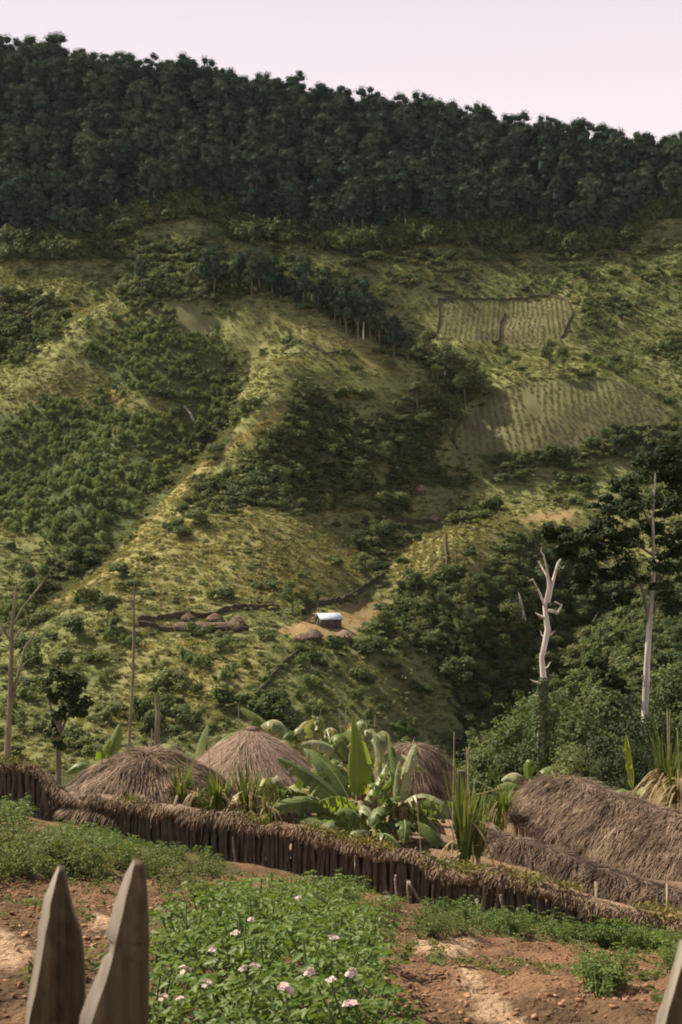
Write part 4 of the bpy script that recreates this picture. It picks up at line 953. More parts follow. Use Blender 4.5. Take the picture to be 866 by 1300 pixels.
# ------------------------------------------------------------------ cane, pandanus-like clumps and bare stalks
def clump(a, base_row, top_row, Y, label, name='cane_clump', n=110, spread=.5, wd=.07, dry=.22, stalks=0, mt='pitgrass', seed=0, cat='plant'):
    rng = np.random.default_rng(700 + int(a) + seed); b = P(a, base_row, Y); g = ground_at(a, Y); z0 = b[2] - g[2]; H = P(a, top_row, Y)[2] - b[2]
    t = thing(name, label, cat, g)
    k = rng.random(n); an = rng.random(n) * 6.283
    P0 = np.c_[np.cos(an) * .08, np.sin(an) * .08, z0 * (0.4 + .6 * rng.random(n)) + H * .45 * k * rng.random(n)]
    D = np.c_[np.cos(an) * spread * (.2 + .8 * rng.random(n)), np.sin(an) * spread * (.2 + .8 * rng.random(n)), np.ones(n)]
    lf = obj('leaves', [blades(P0, D, np.c_[np.cos(an), np.sin(an), 0 * an - .3], H * (0.65 + .6 * rng.random(n)), wd, .32 * (0.3 + rng.random(n)), 5, .12, rng)], M[mt], t); lf['kind'] = 'stuff'
    m_ = int(n * dry)
    if m_:
        an = rng.random(m_) * 6.283
        D = np.c_[np.cos(an), np.sin(an), .5 * rng.random(m_)]
        df = obj('dry_leaves', [blades(np.c_[np.cos(an) * .1, np.sin(an) * .1, z0 + H * .45 * rng.random(m_)], D, np.tile([0, 0, 1.], (m_, 1)), H * .55 * (.5 + .6 * rng.random(m_)), wd * 1.1, 1.1, 5, .2, rng)], M['drygrass'], t); df['kind'] = 'stuff'
    obj('stem', tube([(0, 0, -.2), (.02, 0, z0 + H * .3), (0, .03, z0 + H * .55)], [.06, .05, .03], 6), M['cane'], t)
    for q in range(stalks):
        obj('stalk', tube([(.1 * rng.normal(), .1 * rng.normal(), 0), (.1 * rng.normal(), .1 * rng.normal(), z0 + H * (1.1 + .25 * rng.random()))], [.016, .008], 5), M['cane'], t)
    return t
clump(232, 1012, 958, 29.8, 'leftmost of the three green blade leaved clumps behind the fence', n=80, stalks=0)
clump(277, 1030, 968, 28.8, 'middle one of the three green blade leaved clumps behind the fence, with the fullest leaves', n=110, stalks=1)
clump(316, 1034, 962, 28.6, 'rightmost of the three green blade leaved clumps behind the fence, narrow with pale hanging leaves', n=70, spread=.4, dry=.5)
clump(252, 1020, 985, 29.2, 'straw coloured dry clump between the left and middle green clumps', n=20, dry=3.0)
clump(340, 1040, 1000, 28.0, 'small grassy clump at the foot of the conical hut', n=40)
clump(590, 1095, 972, 26.5, 'tall cane clump with bare stalk standing behind the fence right of the bananas', n=60, spread=.28, stalks=3, dry=.3)
clump(606, 1080, 1000, 27.0, 'second shorter cane clump right of the tall cane by the thatched fence', n=50, spread=.3)
clump(440, 960, 908, 43.0, 'tall feathery cane behind the big banana plant', n=70, spread=.35, stalks=3)
clump(400, 965, 915, 44.0, 'feathery cane with pale shreds behind the conical hut', n=60, spread=.4, stalks=2, dry=.6)
clump(470, 975, 918, 43.0, 'cane clump with upright blades right of the big pale banana leaf', n=60, spread=.4, stalks=1)
clump(848, 1020, 918, 38.0, 'tall half dry cane clump at the right edge behind the longhouse', n=120, spread=.35, dry=1.2, stalks=3)
clump(862, 1030, 935, 36.0, 'straw coloured dry cane hanging at the far right edge', n=30, spread=.35, dry=3.5)
clump(636, 1035, 985, 34.0, 'green shrubby clump at the left end of the longhouse', n=90, spread=.7, wd=.06)
def stalk(a0, r0, a1, r1, Y, label, rad=.016):
    p = P(a0, r0, Y); g = ground_at(a0, Y); q = P(a1, r1, Y) - g
    return tag(obj('cane_stalk', tube([(0, 0, -.1), (p - g) * .6 + [0.02, 0, 0], p - g, q], [rad, rad * .9, rad * .8, rad * .4], 5), M['cane'], loc=g), label, 'stalk')
stalk(305, 1000, 303, 893, 30, 'thin bare cane stalk crossing the conical hut roof')
stalk(268, 1000, 262, 905, 30.5, 'thin bare cane stalk left of the conical hut')
stalk(535, 1085, 526, 975, 26.5, 'thin bare cane stalk in front of the hut behind the bananas')
stalk(173, 960, 175, 925, 34, 'short thin stick above the dome hut, left one', .02)
stalk(192, 955, 193, 925, 34, 'short pale stick above the dome hut, right one', .025)
stalk(395, 965, 408, 900, 42, 'leaning cane stalk above the conical hut')
stalk(586, 1080, 594, 950, 27, 'pale upright cane stalk right of the bananas', .022)
stalk(600, 1010, 640, 1000, 33, 'dry fallen stick left of the longhouse')
stalk(602, 990, 636, 1008, 33, 'dry fallen stick crossing another left of the longhouse')
# stump of a post by the hut behind the bananas
b = ground_at(585, 37); tag(obj('wooden_post', tube([(0, 0, -.2), (0.02, 0, P(585, 978, 37)[2] - b[2])], [.14, .12], 9, .2), M['stake'], loc=b, smooth=True), 'dark thick wooden post right of the half hidden round hut', 'post')

# ------------------------------------------------------------------ banana plants
M['banana'] = leafmat('banana_leaf', (0.060, 0.105, 0.028), (0.105, 0.155, 0.042), (0.18, 0.21, 0.07), trans=0.38, rough=0.45, scale=1.5, spec=0.3, isl=True, nfac=.6)
M['banana_pale'] = leafmat('banana_leaf_worn', (0.12, 0.16, 0.06), (0.24, 0.26, 0.13), (0.36, 0.33, 0.19), trans=0.3, rough=0.45, scale=2.5, spec=0.3, isl=True)
M['banana_young'] = leafmat('banana_leaf_young', (0.10, 0.17, 0.025), (0.14, 0.20, 0.03), (0.17, 0.21, 0.04), trans=0.5, rough=0.4, scale=1.5, spec=0.4)
M['banana_dry'] = leafmat('banana_leaf_dead', (0.10, 0.065, 0.035), (0.20, 0.135, 0.07), (0.32, 0.24, 0.14), trans=0.2, rough=.8, scale=3, isl=True, tint=(1.1, 1, .7))
M['midrib'] = mat('banana_midrib', [(0.2, (0.16, 0.18, 0.07)), (0.8, (0.26, 0.27, 0.12))], 3, rough=.5)
M['bstem'] = mat('banana_stem', [(0.2, (0.13, 0.11, 0.05)), (0.8, (0.30, 0.28, 0.13))], 2, stretch=(2, 2, .6))
def banana_leaf(parent, p0, p1, p2, width, roll, mt, rng, tears=0.72, fold=.3, point=.55, name='leaf'):
    n = 22; sp = bez(p0, p1, p2, n); T = norm(np.gradient(sp, axis=0)); t = np.linspace(0, 1, n)
    up = np.array([0, 0, 1.0]) if abs(T[n // 2][2]) < .85 else np.array([0, -1.0, 0.2])
    Sd = norm(np.cross(T, up)); Nn = norm(np.cross(Sd, T)); cr, sr = math.cos(roll), math.sin(roll)
    S2 = Sd * cr + Nn * sr; N2 = norm(np.cross(S2, T)); N2 = np.where((N2[:, 2:3] < 0) & (abs(roll) < 1.2), -N2, N2)
    wd = width * .5 * np.clip(np.sin(np.clip((t - .1) / .9, 0, 1) ** (.75 if point < .7 else .58) * math.pi), 0, 1) ** point; wd[t < .1] = 0.004
    parts = tube(sp, np.linspace(.022, .005, n) * (width / .5) ** .5, 5); parts = [(a, b, 1) for a, b in parts]
    for sgn in (-1, 1):
        i = 0
        while i < n - 1:
            k = 1
            while i + k < n - 1 and rng.random() > tears: k += 1
            idx = np.arange(i, i + k + 1); dr = (fold + 1.5 * rng.random() ** 1.5 * (tears > .15)); shk = .3 + 1.3 * rng.random() * (tears > .15) + .7 * (tears <= .15) ; ww = wd[idx] * (1 if rng.random() > .1 * tears else .6)
            a = sp[idx]; sh = T[idx] * wd[idx, None] * .25
            m_ = a + sgn * S2[idx] * ww[:, None] * .55 + N2[idx] * ww[:, None] * .12 * fold + sh * .5
            e = a + sgn * S2[idx] * ww[:, None] * (1 - .12 * dr) - N2[idx] * (ww[:, None] * dr * .6) + sh * shk + np.array([0, 0, -.25]) * ww[:, None] * dr
            V = np.stack([a, m_, e], 1).reshape(-1, 3); q = np.arange(k)[:, None] * 3 + np.arange(2)[None]
            parts.append((V, np.stack([q, q + 3, q + 4, q + 1], -1).reshape(-1, 4), 0)); i += k
    return obj(name, parts, [M[mt], M['midrib']], parent, True)
def banana(a, Y, label, leaves, stem_row, stem_w=.09, seed=0, top_dx=0, dead=None):
    rng = np.random.default_rng(800 + int(a) + seed); g = ground_at(a, Y); t = thing('banana_plant', label, 'banana plant', g)
    tp = P(a + top_dx, stem_row, Y) - g
    obj('pseudostem', tube([(0, 0, -.2), tp * .5 + [.02, 0, 0], tp], [stem_w * 1.2, stem_w, stem_w * .6], 9, .1), M['bstem'], t, True)
    for L_ in leaves:
        (x0, y0, d0), (x1, y1, d1), (x2, y2, d2), w_, roll, mt = L_[:6]
        banana_leaf(t, P(x0, y0, Y + d0) - g, P(x1, y1, Y + d1) - g, P(x2, y2, Y + d2) - g, w_, roll, mt, rng, *(L_[6:]))
    for q in range(3 if dead is None else dead):
        an = -1.57 + 1.5 * rng.normal(); o_ = np.array([math.cos(an), math.sin(an), 0]); ln_ = .6 + .5 * rng.random()
        banana_leaf(t, tp, tp + o_ * .45 * ln_ + [0, 0, .12], tp + o_ * .5 * ln_ - [0, 0, ln_], .22 + .12 * rng.random(), rng.normal() * .5, 'banana_dry', rng, .8, .8, name='dead_leaf')
    return t
banana(452, 29.0, 'big banana plant behind the fence with one tall pale green upright leaf', [
    ((452, 1022, 0), (458, 965, 0), (447, 908, .1), .62, .3, 'banana_young', 0.25, .35, .95),
    ((448, 1030, 0), (408, 985, -.2), (352, 962, -.4), .50, .5, 'banana'),
    ((446, 1036, 0), (390, 1000, -.5), (345, 1026, -.8), .52, .3, 'banana'),
    ((450, 1030, 0), (425, 1010, .4), (368, 1002, .8), .46, .6, 'banana_pale'),
    ((448, 1042, -.1), (400, 1030, -.7), (362, 1052, -.9), .44, .3, 'banana'),
    ((456, 1034, 0), (480, 1030, -.5), (492, 1078, -.8), .42, -.4, 'banana_pale', .5),
    ((452, 1030, 0), (440, 1040, -.9), (428, 1066, -1.1), .44, .2, 'banana'),
    ((455, 1030, 0), (470, 1005, .5), (492, 968, .8), .40, .8, 'banana'),
    ((452, 1034, 0), (425, 965, .5), (385, 950, .9), .44, .5, 'banana'),
    ((452, 1038, 0), (436, 1000, -.8), (405, 1018, -1.3), .40, -.3, 'banana_young'),
    ((455, 1030, 0), (462, 1012, -.5), (474, 1040, -.9), .34, .3, 'banana_pale', .6)], 1018, .10)
banana(505, 28.4, 'second banana plant right of the tall pale leaf with drooping leaves to the right', [
    ((503, 1030, 0), (540, 985, -.1), (582, 1038, -.3), .56, .25, 'banana_pale'),
    ((503, 1028, 0), (545, 1008, .5), (586, 1024, .9), .46, .3, 'banana'),
    ((505, 1040, 0), (545, 1035, -.5), (574, 1086, -.7), .42, .3, 'banana'),
    ((503, 1030, 0), (512, 975, .2), (528, 942, .4), .34, .9, 'banana_pale', .5),
    ((502, 1028, 0), (498, 970, .4), (492, 930, .7), .24, .9, 'banana', .7),
    ((500, 1030, 0), (480, 985, -.3), (470, 1000, -.5), .36, .3, 'banana'),
    ((505, 1042, 0), (520, 1030, -.9), (512, 1072, -1.1), .40, .2, 'banana'),
    ((503, 1035, 0), (530, 1012, .1), (560, 1062, -.1), .46, .2, 'banana'),
    ((500, 1030, 0), (478, 1012, -.7), (470, 1050, -.9), .38, -.2, 'banana'),
    ((502, 1030, 0), (500, 985, .2), (508, 965, .2), .16, .9, 'banana_pale', .8)], 1020, .09)
banana(470, 27.8, 'low banana sucker with dark leaves at the foot of the two big banana plants', [
    ((470, 1066, 0), (435, 1022, 0), (396, 1062, -.2), .42, .3, 'banana'), ((470, 1066, 0), (455, 1015, -.2), (424, 1034, -.4), .4, .4, 'banana'), ((471, 1066, 0), (500, 1020, .1), (536, 1060, .1), .44, .3, 'banana'),
    ((470, 1066, 0), (480, 1010, .3), (510, 1012, .5), .4, .5, 'banana'), ((470, 1066, 0), (462, 1035, -.5), (440, 1076, -.8), .36, .2, 'banana_pale', .5), ((471, 1066, 0), (490, 1045, -.5), (512, 1080, -.7), .38, .2, 'banana'), ((470, 1064, 0), (415, 1040, .2), (372, 1040, .4), .4, .4, 'banana')], 1055, .07)
banana(540, 31.5, 'banana plant with broad dark leaves in front of the half hidden round hut', [
    ((540, 1046, 0), (516, 1006, 0), (488, 1028, -.1), .42, .3, 'banana'), ((540, 1046, 0), (562, 1010, 0), (584, 1036, -.1), .42, .3, 'banana'), ((540, 1046, 0), (534, 1008, -.4), (512, 1040, -.6), .46, .3, 'banana_pale', .5),
    ((540, 1040, 0), (548, 1000, -.4), (566, 1046, -.6), .46, .2, 'banana')], 1042, .08)
def wild_banana(a, base, Y, top, label, nl, seed):
    rng = np.random.default_rng(seed); lv = []
    for q in range(nl):
        dx = (q - (nl - 1) / 2) / nl * 2 + .15 * rng.normal(); ht = (base - top) * (1.05 - .35 * abs(dx)) ; L_ = 26 + 30 * abs(dx) + 10 * rng.random()
        lv.append(((a, base, 0), (a + dx * L_ * .6, base - ht * 1.15, .3 * rng.normal()), (a + dx * L_ * 1.25, base - ht * (.95 - .9 * abs(dx) * rng.random()), .5 * rng.normal()), .42 + .16 * rng.random(), .3 + .5 * rng.random(), ('banana', 'banana', 'banana_pale')[int(rng.integers(3))], .8))
    return banana(a, Y, label, lv, base - 6, .09, seed, 0, 4)
wild_banana(398, 978, 41, 912, 'tattered banana plant right of the conical hut top', 7, 71)
wild_banana(455, 990, 37, 915, 'tattered banana plant straight behind the tall pale leaf', 8, 72)
wild_banana(418, 1035, 31, 968, 'tattered banana plant left of the tall pale leaf, at the foot of the conical hut', 8, 74)
wild_banana(352, 1040, 29.5, 985, 'small tattered banana plant right of the three green clumps', 6, 75)
banana(478, 31, 'thin banana plant with ragged pale hanging shreds between the two big banana plants', [
    ((480, 1010, 0), (484, 960, 0), (472, 925, .3), .3, .9, 'banana_pale', .8), ((480, 1010, 0), (500, 955, .2), (504, 1002, .1), .22, .5, 'banana_pale', .8),
    ((480, 1012, 0), (500, 985, -.3), (530, 960, -.4), .26, .7, 'banana'), ((480, 1012, 0), (462, 975, .3), (455, 940, .6), .28, .8, 'banana')], 1005, .07)
banana(372, 43, 'banana plant behind the conical hut with leaves arching over its top', [
    ((372, 965, 0), (362, 898, 0), (330, 922, .2), .62, .2, 'banana_pale', .5), ((372, 965, 0), (384, 896, -.2), (405, 925, -.4), .62, .2, 'banana_pale', .5), ((374, 968, 0), (405, 930, -.3), (420, 968, -.4), .6, .3, 'banana'),
    ((370, 968, 0), (345, 915, .4), (305, 898, .6), .45, .4, 'banana', .5), ((375, 970, 0), (400, 915, .5), (432, 938, .8), .55, .3, 'banana_pale', .5), ((374, 972, 0), (425, 952, -.6), (438, 985, -.9), .5, .2, 'banana'), ((374, 970, 0), (380, 920, -.6), (384, 965, -1.0), .5, .2, 'banana')], 958, .11)
banana(428, 40, 'smaller banana plant in the thicket between the conical hut and the tall pale leaf', [
    ((428, 985, 0), (412, 945, 0), (396, 975, -.2), .5, .3, 'banana_pale', .5), ((428, 985, 0), (446, 945, .2), (462, 962, .2), .45, .3, 'banana', .4), ((428, 985, 0), (430, 950, -.5), (420, 992, -.9), .45, .2, 'banana'), ((428, 985, 0), (440, 962, -.4), (452, 992, -.6), .4, .3, 'banana_pale', .5)], 975, .09)
banana(130, 36, 'banana plant left of the dome hut with one upright ragged leaf', [
    ((128, 985, 0), (136, 950, 0), (152, 918, .2), .42, .8, 'banana', .25), ((130, 985, 0), (128, 955, -.2), (140, 938, -.3), .36, .7, 'banana_young', .2), ((128, 988, 0), (110, 955, 0), (84, 982, -.1), .34, .5, 'banana', .3), ((128, 990, 0), (112, 978, -.3), (98, 992, -.4), .4, .3, 'banana'), ((130, 990, 0), (150, 965, .3), (168, 962, .5), .36, .5, 'banana')], 985, .09)
banana(248, 39, 'banana plant with one upright leaf between the dome hut and the conical hut', [
    ((247, 985, 0), (252, 945, 0), (264, 920, .1), .46, .9, 'banana', .15), ((250, 985, 0), (275, 932, .6), (305, 928, 1.0), .4, .5, 'banana', .4), ((248, 985, 0), (236, 965, .2), (222, 972, .4), .3, .5, 'banana_pale', .5)], 975, .08)
banana(672, 38, 'banana plant behind the left end of the longhouse with pale young leaves', [
    ((672, 1000, 0), (660, 972, 0), (636, 992, -.2), .44, .3, 'banana_pale', .4), ((672, 1000, 0), (690, 962, .2), (714, 978, .3), .4, .3, 'banana', .3), ((672, 1000, 0), (666, 960, .2), (676, 968, .1), .34, .6, 'banana_young', .2), ((670, 1000, 0), (650, 990, -.4), (628, 1002, -.6), .42, .3, 'banana', .4), ((672, 1002, 0), (690, 985, -.2), (700, 1000, -.4), .34, .3, 'banana')], 990, .1)
banana(806, 39, 'banana plant behind the longhouse with a tall yellow green flower stalk', [
    ((806, 1015, 0), (826, 985, 0), (852, 1020, -.2), .5, .3, 'banana', .4), ((806, 1015, 0), (818, 992, -.3), (832, 1004, -.5), .4, .3, 'banana_pale', .4), ((806, 1015, 0), (790, 995, .2), (778, 1010, .2), .38, .3, 'banana', .4), ((804, 1012, 0), (800, 965, 0), (795, 932, 0), .26, .9, 'banana_young', .5), ((806, 1016, 0), (845, 990, .5), (880, 1000, .8), .5, .3, 'banana', .4)], 1005, .1)

# ------------------------------------------------------------------ standing dead trees and the tall trees at the right
def dead_tree(trunk, Y, rads, label, branches, material='deadwood', name='dead_tree', rough=.3):
    return snag(trunk, Y, rads, label, name, material, branches)
dead_tree([(686, 960), (687, 900), (690, 862), (688, 835), (696, 800), (692, 770), (697, 745), (694, 720), (690, 703)], 75, [.34, .30, .27, .22, .25, .18, .17, .10, .05],
          'tall bleached white dead tree with broken curling branches at right', [
              ([(696, 765, 0), (703, 735, 0), (708, 715, .4), (712, 710, .4)], .14), ([(694, 775, 0), (684, 750, -.6), (676, 735, -1)], .12), ([(697, 775, 0), (708, 778, .3), (713, 768, .4), (704, 764, .5)], .13),
              ([(695, 785, 0), (686, 782, 0), (680, 778, .2)], .12), ([(694, 808, 0), (700, 804, 0), (705, 801, -.3)], .12), ([(688, 867, 0), (680, 866, 0), (673, 863, 0)], .1), ([(697, 735, 0), (688, 720, .4), (684, 712, .6)], .09), ([(690, 705, 0), (687, 700, 0), (688, 694, .1)], .05), ([(708, 716, .4), (714, 722, .5), (717, 718, .6)], .045), ([(690, 850, 0), (696, 846, .2), (699, 840, .2)], .07), ([(688, 880, 0), (682, 884, 0), (676, 882, .2)], .06), ([(694, 812, 0), (688, 806, .2), (686, 800, .3)], .06), ([(676, 735, -1), (672, 738, -1), (670, 732, -1)], .04)])
wt = [o for o in COL.objects if o.get('label', '').startswith('tall bleached white')][0]
rng = np.random.default_rng(61); n = 1500; rr_ = np.interp(rng.random(n) ** .8, [0, 1], [985, 862]); cx_ = np.interp(rr_, [700, 720, 745, 770, 800, 835, 862, 900, 985], [690, 694, 697, 692, 696, 688, 690, 687, 686])
pc = np.array([P(a, b, 75) for a, b in zip(cx_, rr_)]) - np.array(wt.location); spr = np.interp(rr_, [862, 900, 985], [.22, .5, 1.0])
dd = norm(rng.normal(size=(n, 3))); iv = obj('ivy', [cards(pc + dd * spr[:, None] * (.5 + .6 * rng.random((n, 1))), dd + [0, 0, .3], .15 + .11 * rng.random(n), rng)], M['dark'], wt); iv['kind'] = 'stuff'
dead_tree([(666, 800), (664, 785), (662, 770), (659, 752)], float(hit(666, 800, 240)[1]), [.7, .85, .6, .1], 'short pointed white snag left of the tall bleached dead tree', [], name='dead_snag')
dead_tree([(8, 975), (12, 910), (14, 850), (15, 800), (19, 760), (21, 742)], 58, [.21, .19, .16, .13, .09, .03], 'bare grey dead tree with forked branches at the left edge',
          [([(12, 905, 0), (22, 862, 0), (32, 822, .3), (47, 800, .4)], .12), ([(15, 815, 0), (4, 800, 0), (-4, 775, .2)], .09), ([(16, 795, 0), (30, 770, .4), (52, 742, .8), (68, 720, 1)], .07), ([(15, 820, 0), (26, 800, -.4), (36, 795, -.5), (32, 775, -.5)], .06), ([(25, 850, .2), (36, 838, .3), (50, 832, .4)], .05), ([(14, 860, 0), (4, 850, -.3), (-8, 858, -.6)], .06)], 'deadgrey')
dead_tree([(163, 965), (166, 910), (169, 860), (170, 800), (170, 765), (171, 735)], 56, [.11, .10, .09, .08, .06, .02], 'tall thin bare pole tree above the dome hut', [([(170, 772, 0), (166, 765, 0), (168, 748, .2)], .05), ([(170, 800, 0), (175, 792, 0), (176, 784, 0)], .04), ([(168, 850, 0), (164, 844, 0), (162, 838, 0)], .04)], 'deadgrey', 'bare_pole_tree')
dead_tree([(200, 965), (199, 930), (201, 905), (196, 880)], 60, [.2, .18, .16, .05], 'dark broken stump standing right of the thin bare pole tree', [], 'deadgrey', 'broken_stump')
# dark round tree at the left
Yt = 62; g = ground_at(75, Yt); t = thing('round_crowned_tree', 'dark round crowned tree on thin stems at the left above the fence', 'tree', g)
rng = np.random.default_rng(41); lob = []
for a, b, dy, r_ in [(82, 865, 0, .55), (98, 872, .3, .55), (70, 860, -.2, .45), (60, 868, .2, .45), (104, 888, 0, .5), (90, 885, -.4, .5), (75, 880, .3, .42), (108, 900, .2, .32), (98, 902, -.2, .35), (64, 888, .2, .3), (72, 905, 0, .3), (68, 930, .1, .3), (76, 945, -.1, .3), (66, 915, .2, .25), (84, 900, .1, .3)]:
    for q in range(3):
        k_ = .4 + .35 * rng.random(); lob.append((P(a, b, Yt + dy) - g + rng.normal(size=3) * r_ * .42, (r_ * k_, r_ * k_, r_ * k_ * .8)))
obj('crown', crown_parts(lob, 80, .17, rng, .8, .4), M['deep'], t)
obj('trunk', sum([tube([(0, 0, -.5), P(74, 950, Yt) - g, P(76, 915, Yt) - g, P(80, 885, Yt) - g], [.14, .12, .09, .05], 7), tube([P(75, 935, Yt) - g, P(88, 905, Yt) - g, P(96, 885, Yt) - g], [.07, .05, .03], 6), tube([P(75, 925, Yt) - g, P(66, 905, Yt) - g, P(60, 880, Yt) - g], [.06, .05, .03], 6)], []), M['bark'], t, True)
# tall tree with the dark crown at the right edge
Yt = 88; g = ground_at(820, Yt); t = thing('tall_crowned_tree', 'tall tree with a pale trunk and wide dark spreading crown at the right edge', 'tree', g)
rng = np.random.default_rng(42); lob = []
for a, b, dy, r_ in [(790, 690, 0, 1.4), (760, 700, 1, 1.3), (735, 690, -1, 1.1), (715, 685, .5, .8), (810, 650, 0, 1.4), (840, 600, .5, 1.3), (850, 640, -1, 1.3), (770, 665, -1, 1.0), (800, 620, 1, .9), (830, 680, 1.5, 1.3), (858, 690, 0, 1.3), (845, 725, -1, 1.1), (800, 725, .5, 1.1), (765, 730, 0, .9), (745, 720, -1, .8), (790, 760, -1, .8), (856, 760, .5, 1.0), (720, 700, .5, .7), (700, 678, 0, .6), (825, 585, 0, .9), (855, 580, 0, 1.0), (875, 620, 0, 1.3), (880, 700, 0, 1.3), (780, 640, 0, .7), (750, 672, .5, .8), (768, 760, .3, .7), (740, 745, 0, .6), (770, 860, -.5, .7), (760, 845, .3, .6), (785, 870, 0, .6)]:
    for q in range(7):
        k_ = .35 + .4 * rng.random(); cc = P(a, b, Yt + dy) - g + rng.normal(size=3) * r_ * np.array([.5, .6, .38])
        lob.append((cc, (r_ * k_, r_ * k_, r_ * k_ * (.45 + .4 * rng.random()))))
obj('crown', crown_parts(lob, 150, .24, rng, .7, .3, .5), M['deep'], t)
def tb(pts_, r0, r1, m_='deadgrey', nm='branch'):
    pp = [P(a, b, Yt + dy) - g for a, b, dy in pts_]; return obj(nm, tube(pp, np.linspace(r0, r1, len(pp)), 7, .25), M[m_], t, True)
pp = [np.array([0, 0, -.5])] + [P(a, b, Yt) - g for a, b in ((819, 900), (821, 850), (824, 800), (828, 760), (830, 720), (829, 660), (832, 600))]
obj('trunk', tube(pp, [.26, .21, .19, .17, .14, .12, .09, .04], 8, .3), M['deadwood'], t, True)
tb([(824, 790, 0), (816, 750, 0), (810, 730, .2), (805, 720, .3)], .14, .05); tb([(827, 780, 0), (838, 750, 0), (845, 720, -.3)], .12, .04); tb([(829, 720, 0), (850, 700, .5), (862, 670, .5)], .1, .04)
tb([(826, 775, 0), (845, 765, .4), (860, 750, .6)], .07, .03); tb([(829, 705, 0), (800, 686, -.5), (772, 692, -.2), (742, 684, -.5)], .08, .02, 'bark'); tb([(812, 740, .2), (790, 765, 0), (765, 768, .3), (752, 790, .3)], .06, .03); tb([(829, 670, 0), (812, 640, .5), (800, 615, .8)], .08, .03)
tb([(820, 855, 0), (812, 862, 0), (806, 858, .2)], .05, .02)

# ------------------------------------------------------------------ the garden in front: potato plants, weeds, clods
M['potato'] = leafmat('potato_leaf', (0.060, 0.108, 0.026), (0.098, 0.158, 0.036), (0.150, 0.205, 0.055), trans=0.32, rough=0.5, scale=2.0, spec=0.17, isl=True, nfac=.3)
M['weed'] = leafmat('weed_leaf', (0.065, 0.095, 0.030), (0.11, 0.135, 0.042), (0.17, 0.165, 0.065), trans=0.3, rough=0.5, scale=2.0, isl=True, nfac=.35)
M['petal'] = leafmat('potato_petal', (0.68, 0.50, 0.50), (0.77, 0.62, 0.61), (0.84, 0.74, 0.72), trans=0.3, rough=.6, isl=True, tint=(1, .95, .97))
M['anther'] = mat('flower_centre', [(0.2, (0.55, 0.35, 0.04)), (0.8, (0.65, 0.42, 0.05))], 5)
M['greenstem'] = mat('green_stem', [(0.2, (0.07, 0.11, 0.03)), (0.8, (0.12, 0.15, 0.05))], 5)
def leaflets(C, D, N, L, W, rng, cup=.25):
    """folded oval leaflets: base C, direction D, normal N"""
    n = len(C); D = norm(D); Sd = norm(np.cross(D, N)); N = np.cross(Sd, D); L = L[:, None]; W = W[:, None]
    tipd = -N * L * .18
    b = C; t = C + D * L + tipd
    r1 = C + D * L * .30 + Sd * W * .5 + N * W * cup; r2 = C + D * L * .72 + Sd * W * .36 + N * W * cup * .5 + tipd * .4
    l1 = C + D * L * .30 - Sd * W * .5 + N * W * cup; l2 = C + D * L * .72 - Sd * W * .36 + N * W * cup * .5 + tipd * .4
    V = np.stack([b, r1, r2, t, l2, l1], 1).reshape(-1, 3); i = np.arange(n)[:, None] * 6
    return (V, np.concatenate([i + np.array([[0, 1, 2, 3]]), i + np.array([[0, 3, 4, 5]])]))
def leafy_plant(seed, nl=50, H=.35, R=.27, LL=.040, mt='potato', per=7):
    rng = np.random.default_rng(seed); parts = []; stems = []
    Cs, Ds, Ns = [], [], []; sz_ = []
    for s in range(5):
        a = s * 1.26 + rng.random(); q = (np.cos(a), np.sin(a)); tipz = H * (.75 + .35 * rng.random()); rad = R * (.35 + .5 * rng.random())
        sp = bez((0, 0, -.05), (q[0] * rad * .5, q[1] * rad * .5, tipz * .5), (q[0] * rad, q[1] * rad, tipz), 5); stems += tube(sp, [.008, .007, .006, .005, .004], 4)
        for k in range(nl // 5):
            f = .25 + .75 * k / (nl // 5 - 1); i = f * 4; p = sp[int(min(i, 3))] + (sp[int(min(i, 3)) + 1] - sp[int(min(i, 3))]) * (i - int(min(i, 3)))
            az = a + rng.normal() * 1.3; out = np.array([np.cos(az), np.sin(az), .15 + .5 * rng.random()]); ln_ = LL * 3.0 * (.7 + .5 * rng.random())
            rach = bez(p, p + out * ln_ * .55, p + out * ln_ + [0, 0, -ln_ * .35], per // 2 + 2); tang = np.gradient(rach, axis=0)
            for j in range(1, len(rach)):
                d = norm(tang[j]); sd = norm(np.cross(d, [0, 0, 1.]))
                up = norm(np.cross(sd, d)); tilt = up + rng.normal(size=3) * .3
                szk = LL * (.6 + .5 * j / len(rach)) * (.8 + .4 * rng.random())
                if j == len(rach) - 1: Cs.append(rach[j]); Ds.append(d); Ns.append(tilt); sz_.append(szk * 1.15)
                else:
                    for sg in (-1, 1): Cs.append(rach[j]); Ds.append(d * .45 + sg * sd + rng.normal(size=3) * .15); Ns.append(tilt + rng.normal(size=3) * .2); sz_.append(szk)
    sz_ = np.array(sz_); parts.append(leaflets(np.array(Cs), np.array(Ds), np.array(Ns), sz_, sz_ * .66, rng) + (0,))
    return meshdata('leaves', parts, M[mt]), meshdata('stems', stems, M['greenstem'], True)
PM = [leafy_plant(900 + k) for k in range(7)]
WM = [leafy_plant(930 + k, 40, .30, .30, .045, 'weed', 5) for k in range(5)]
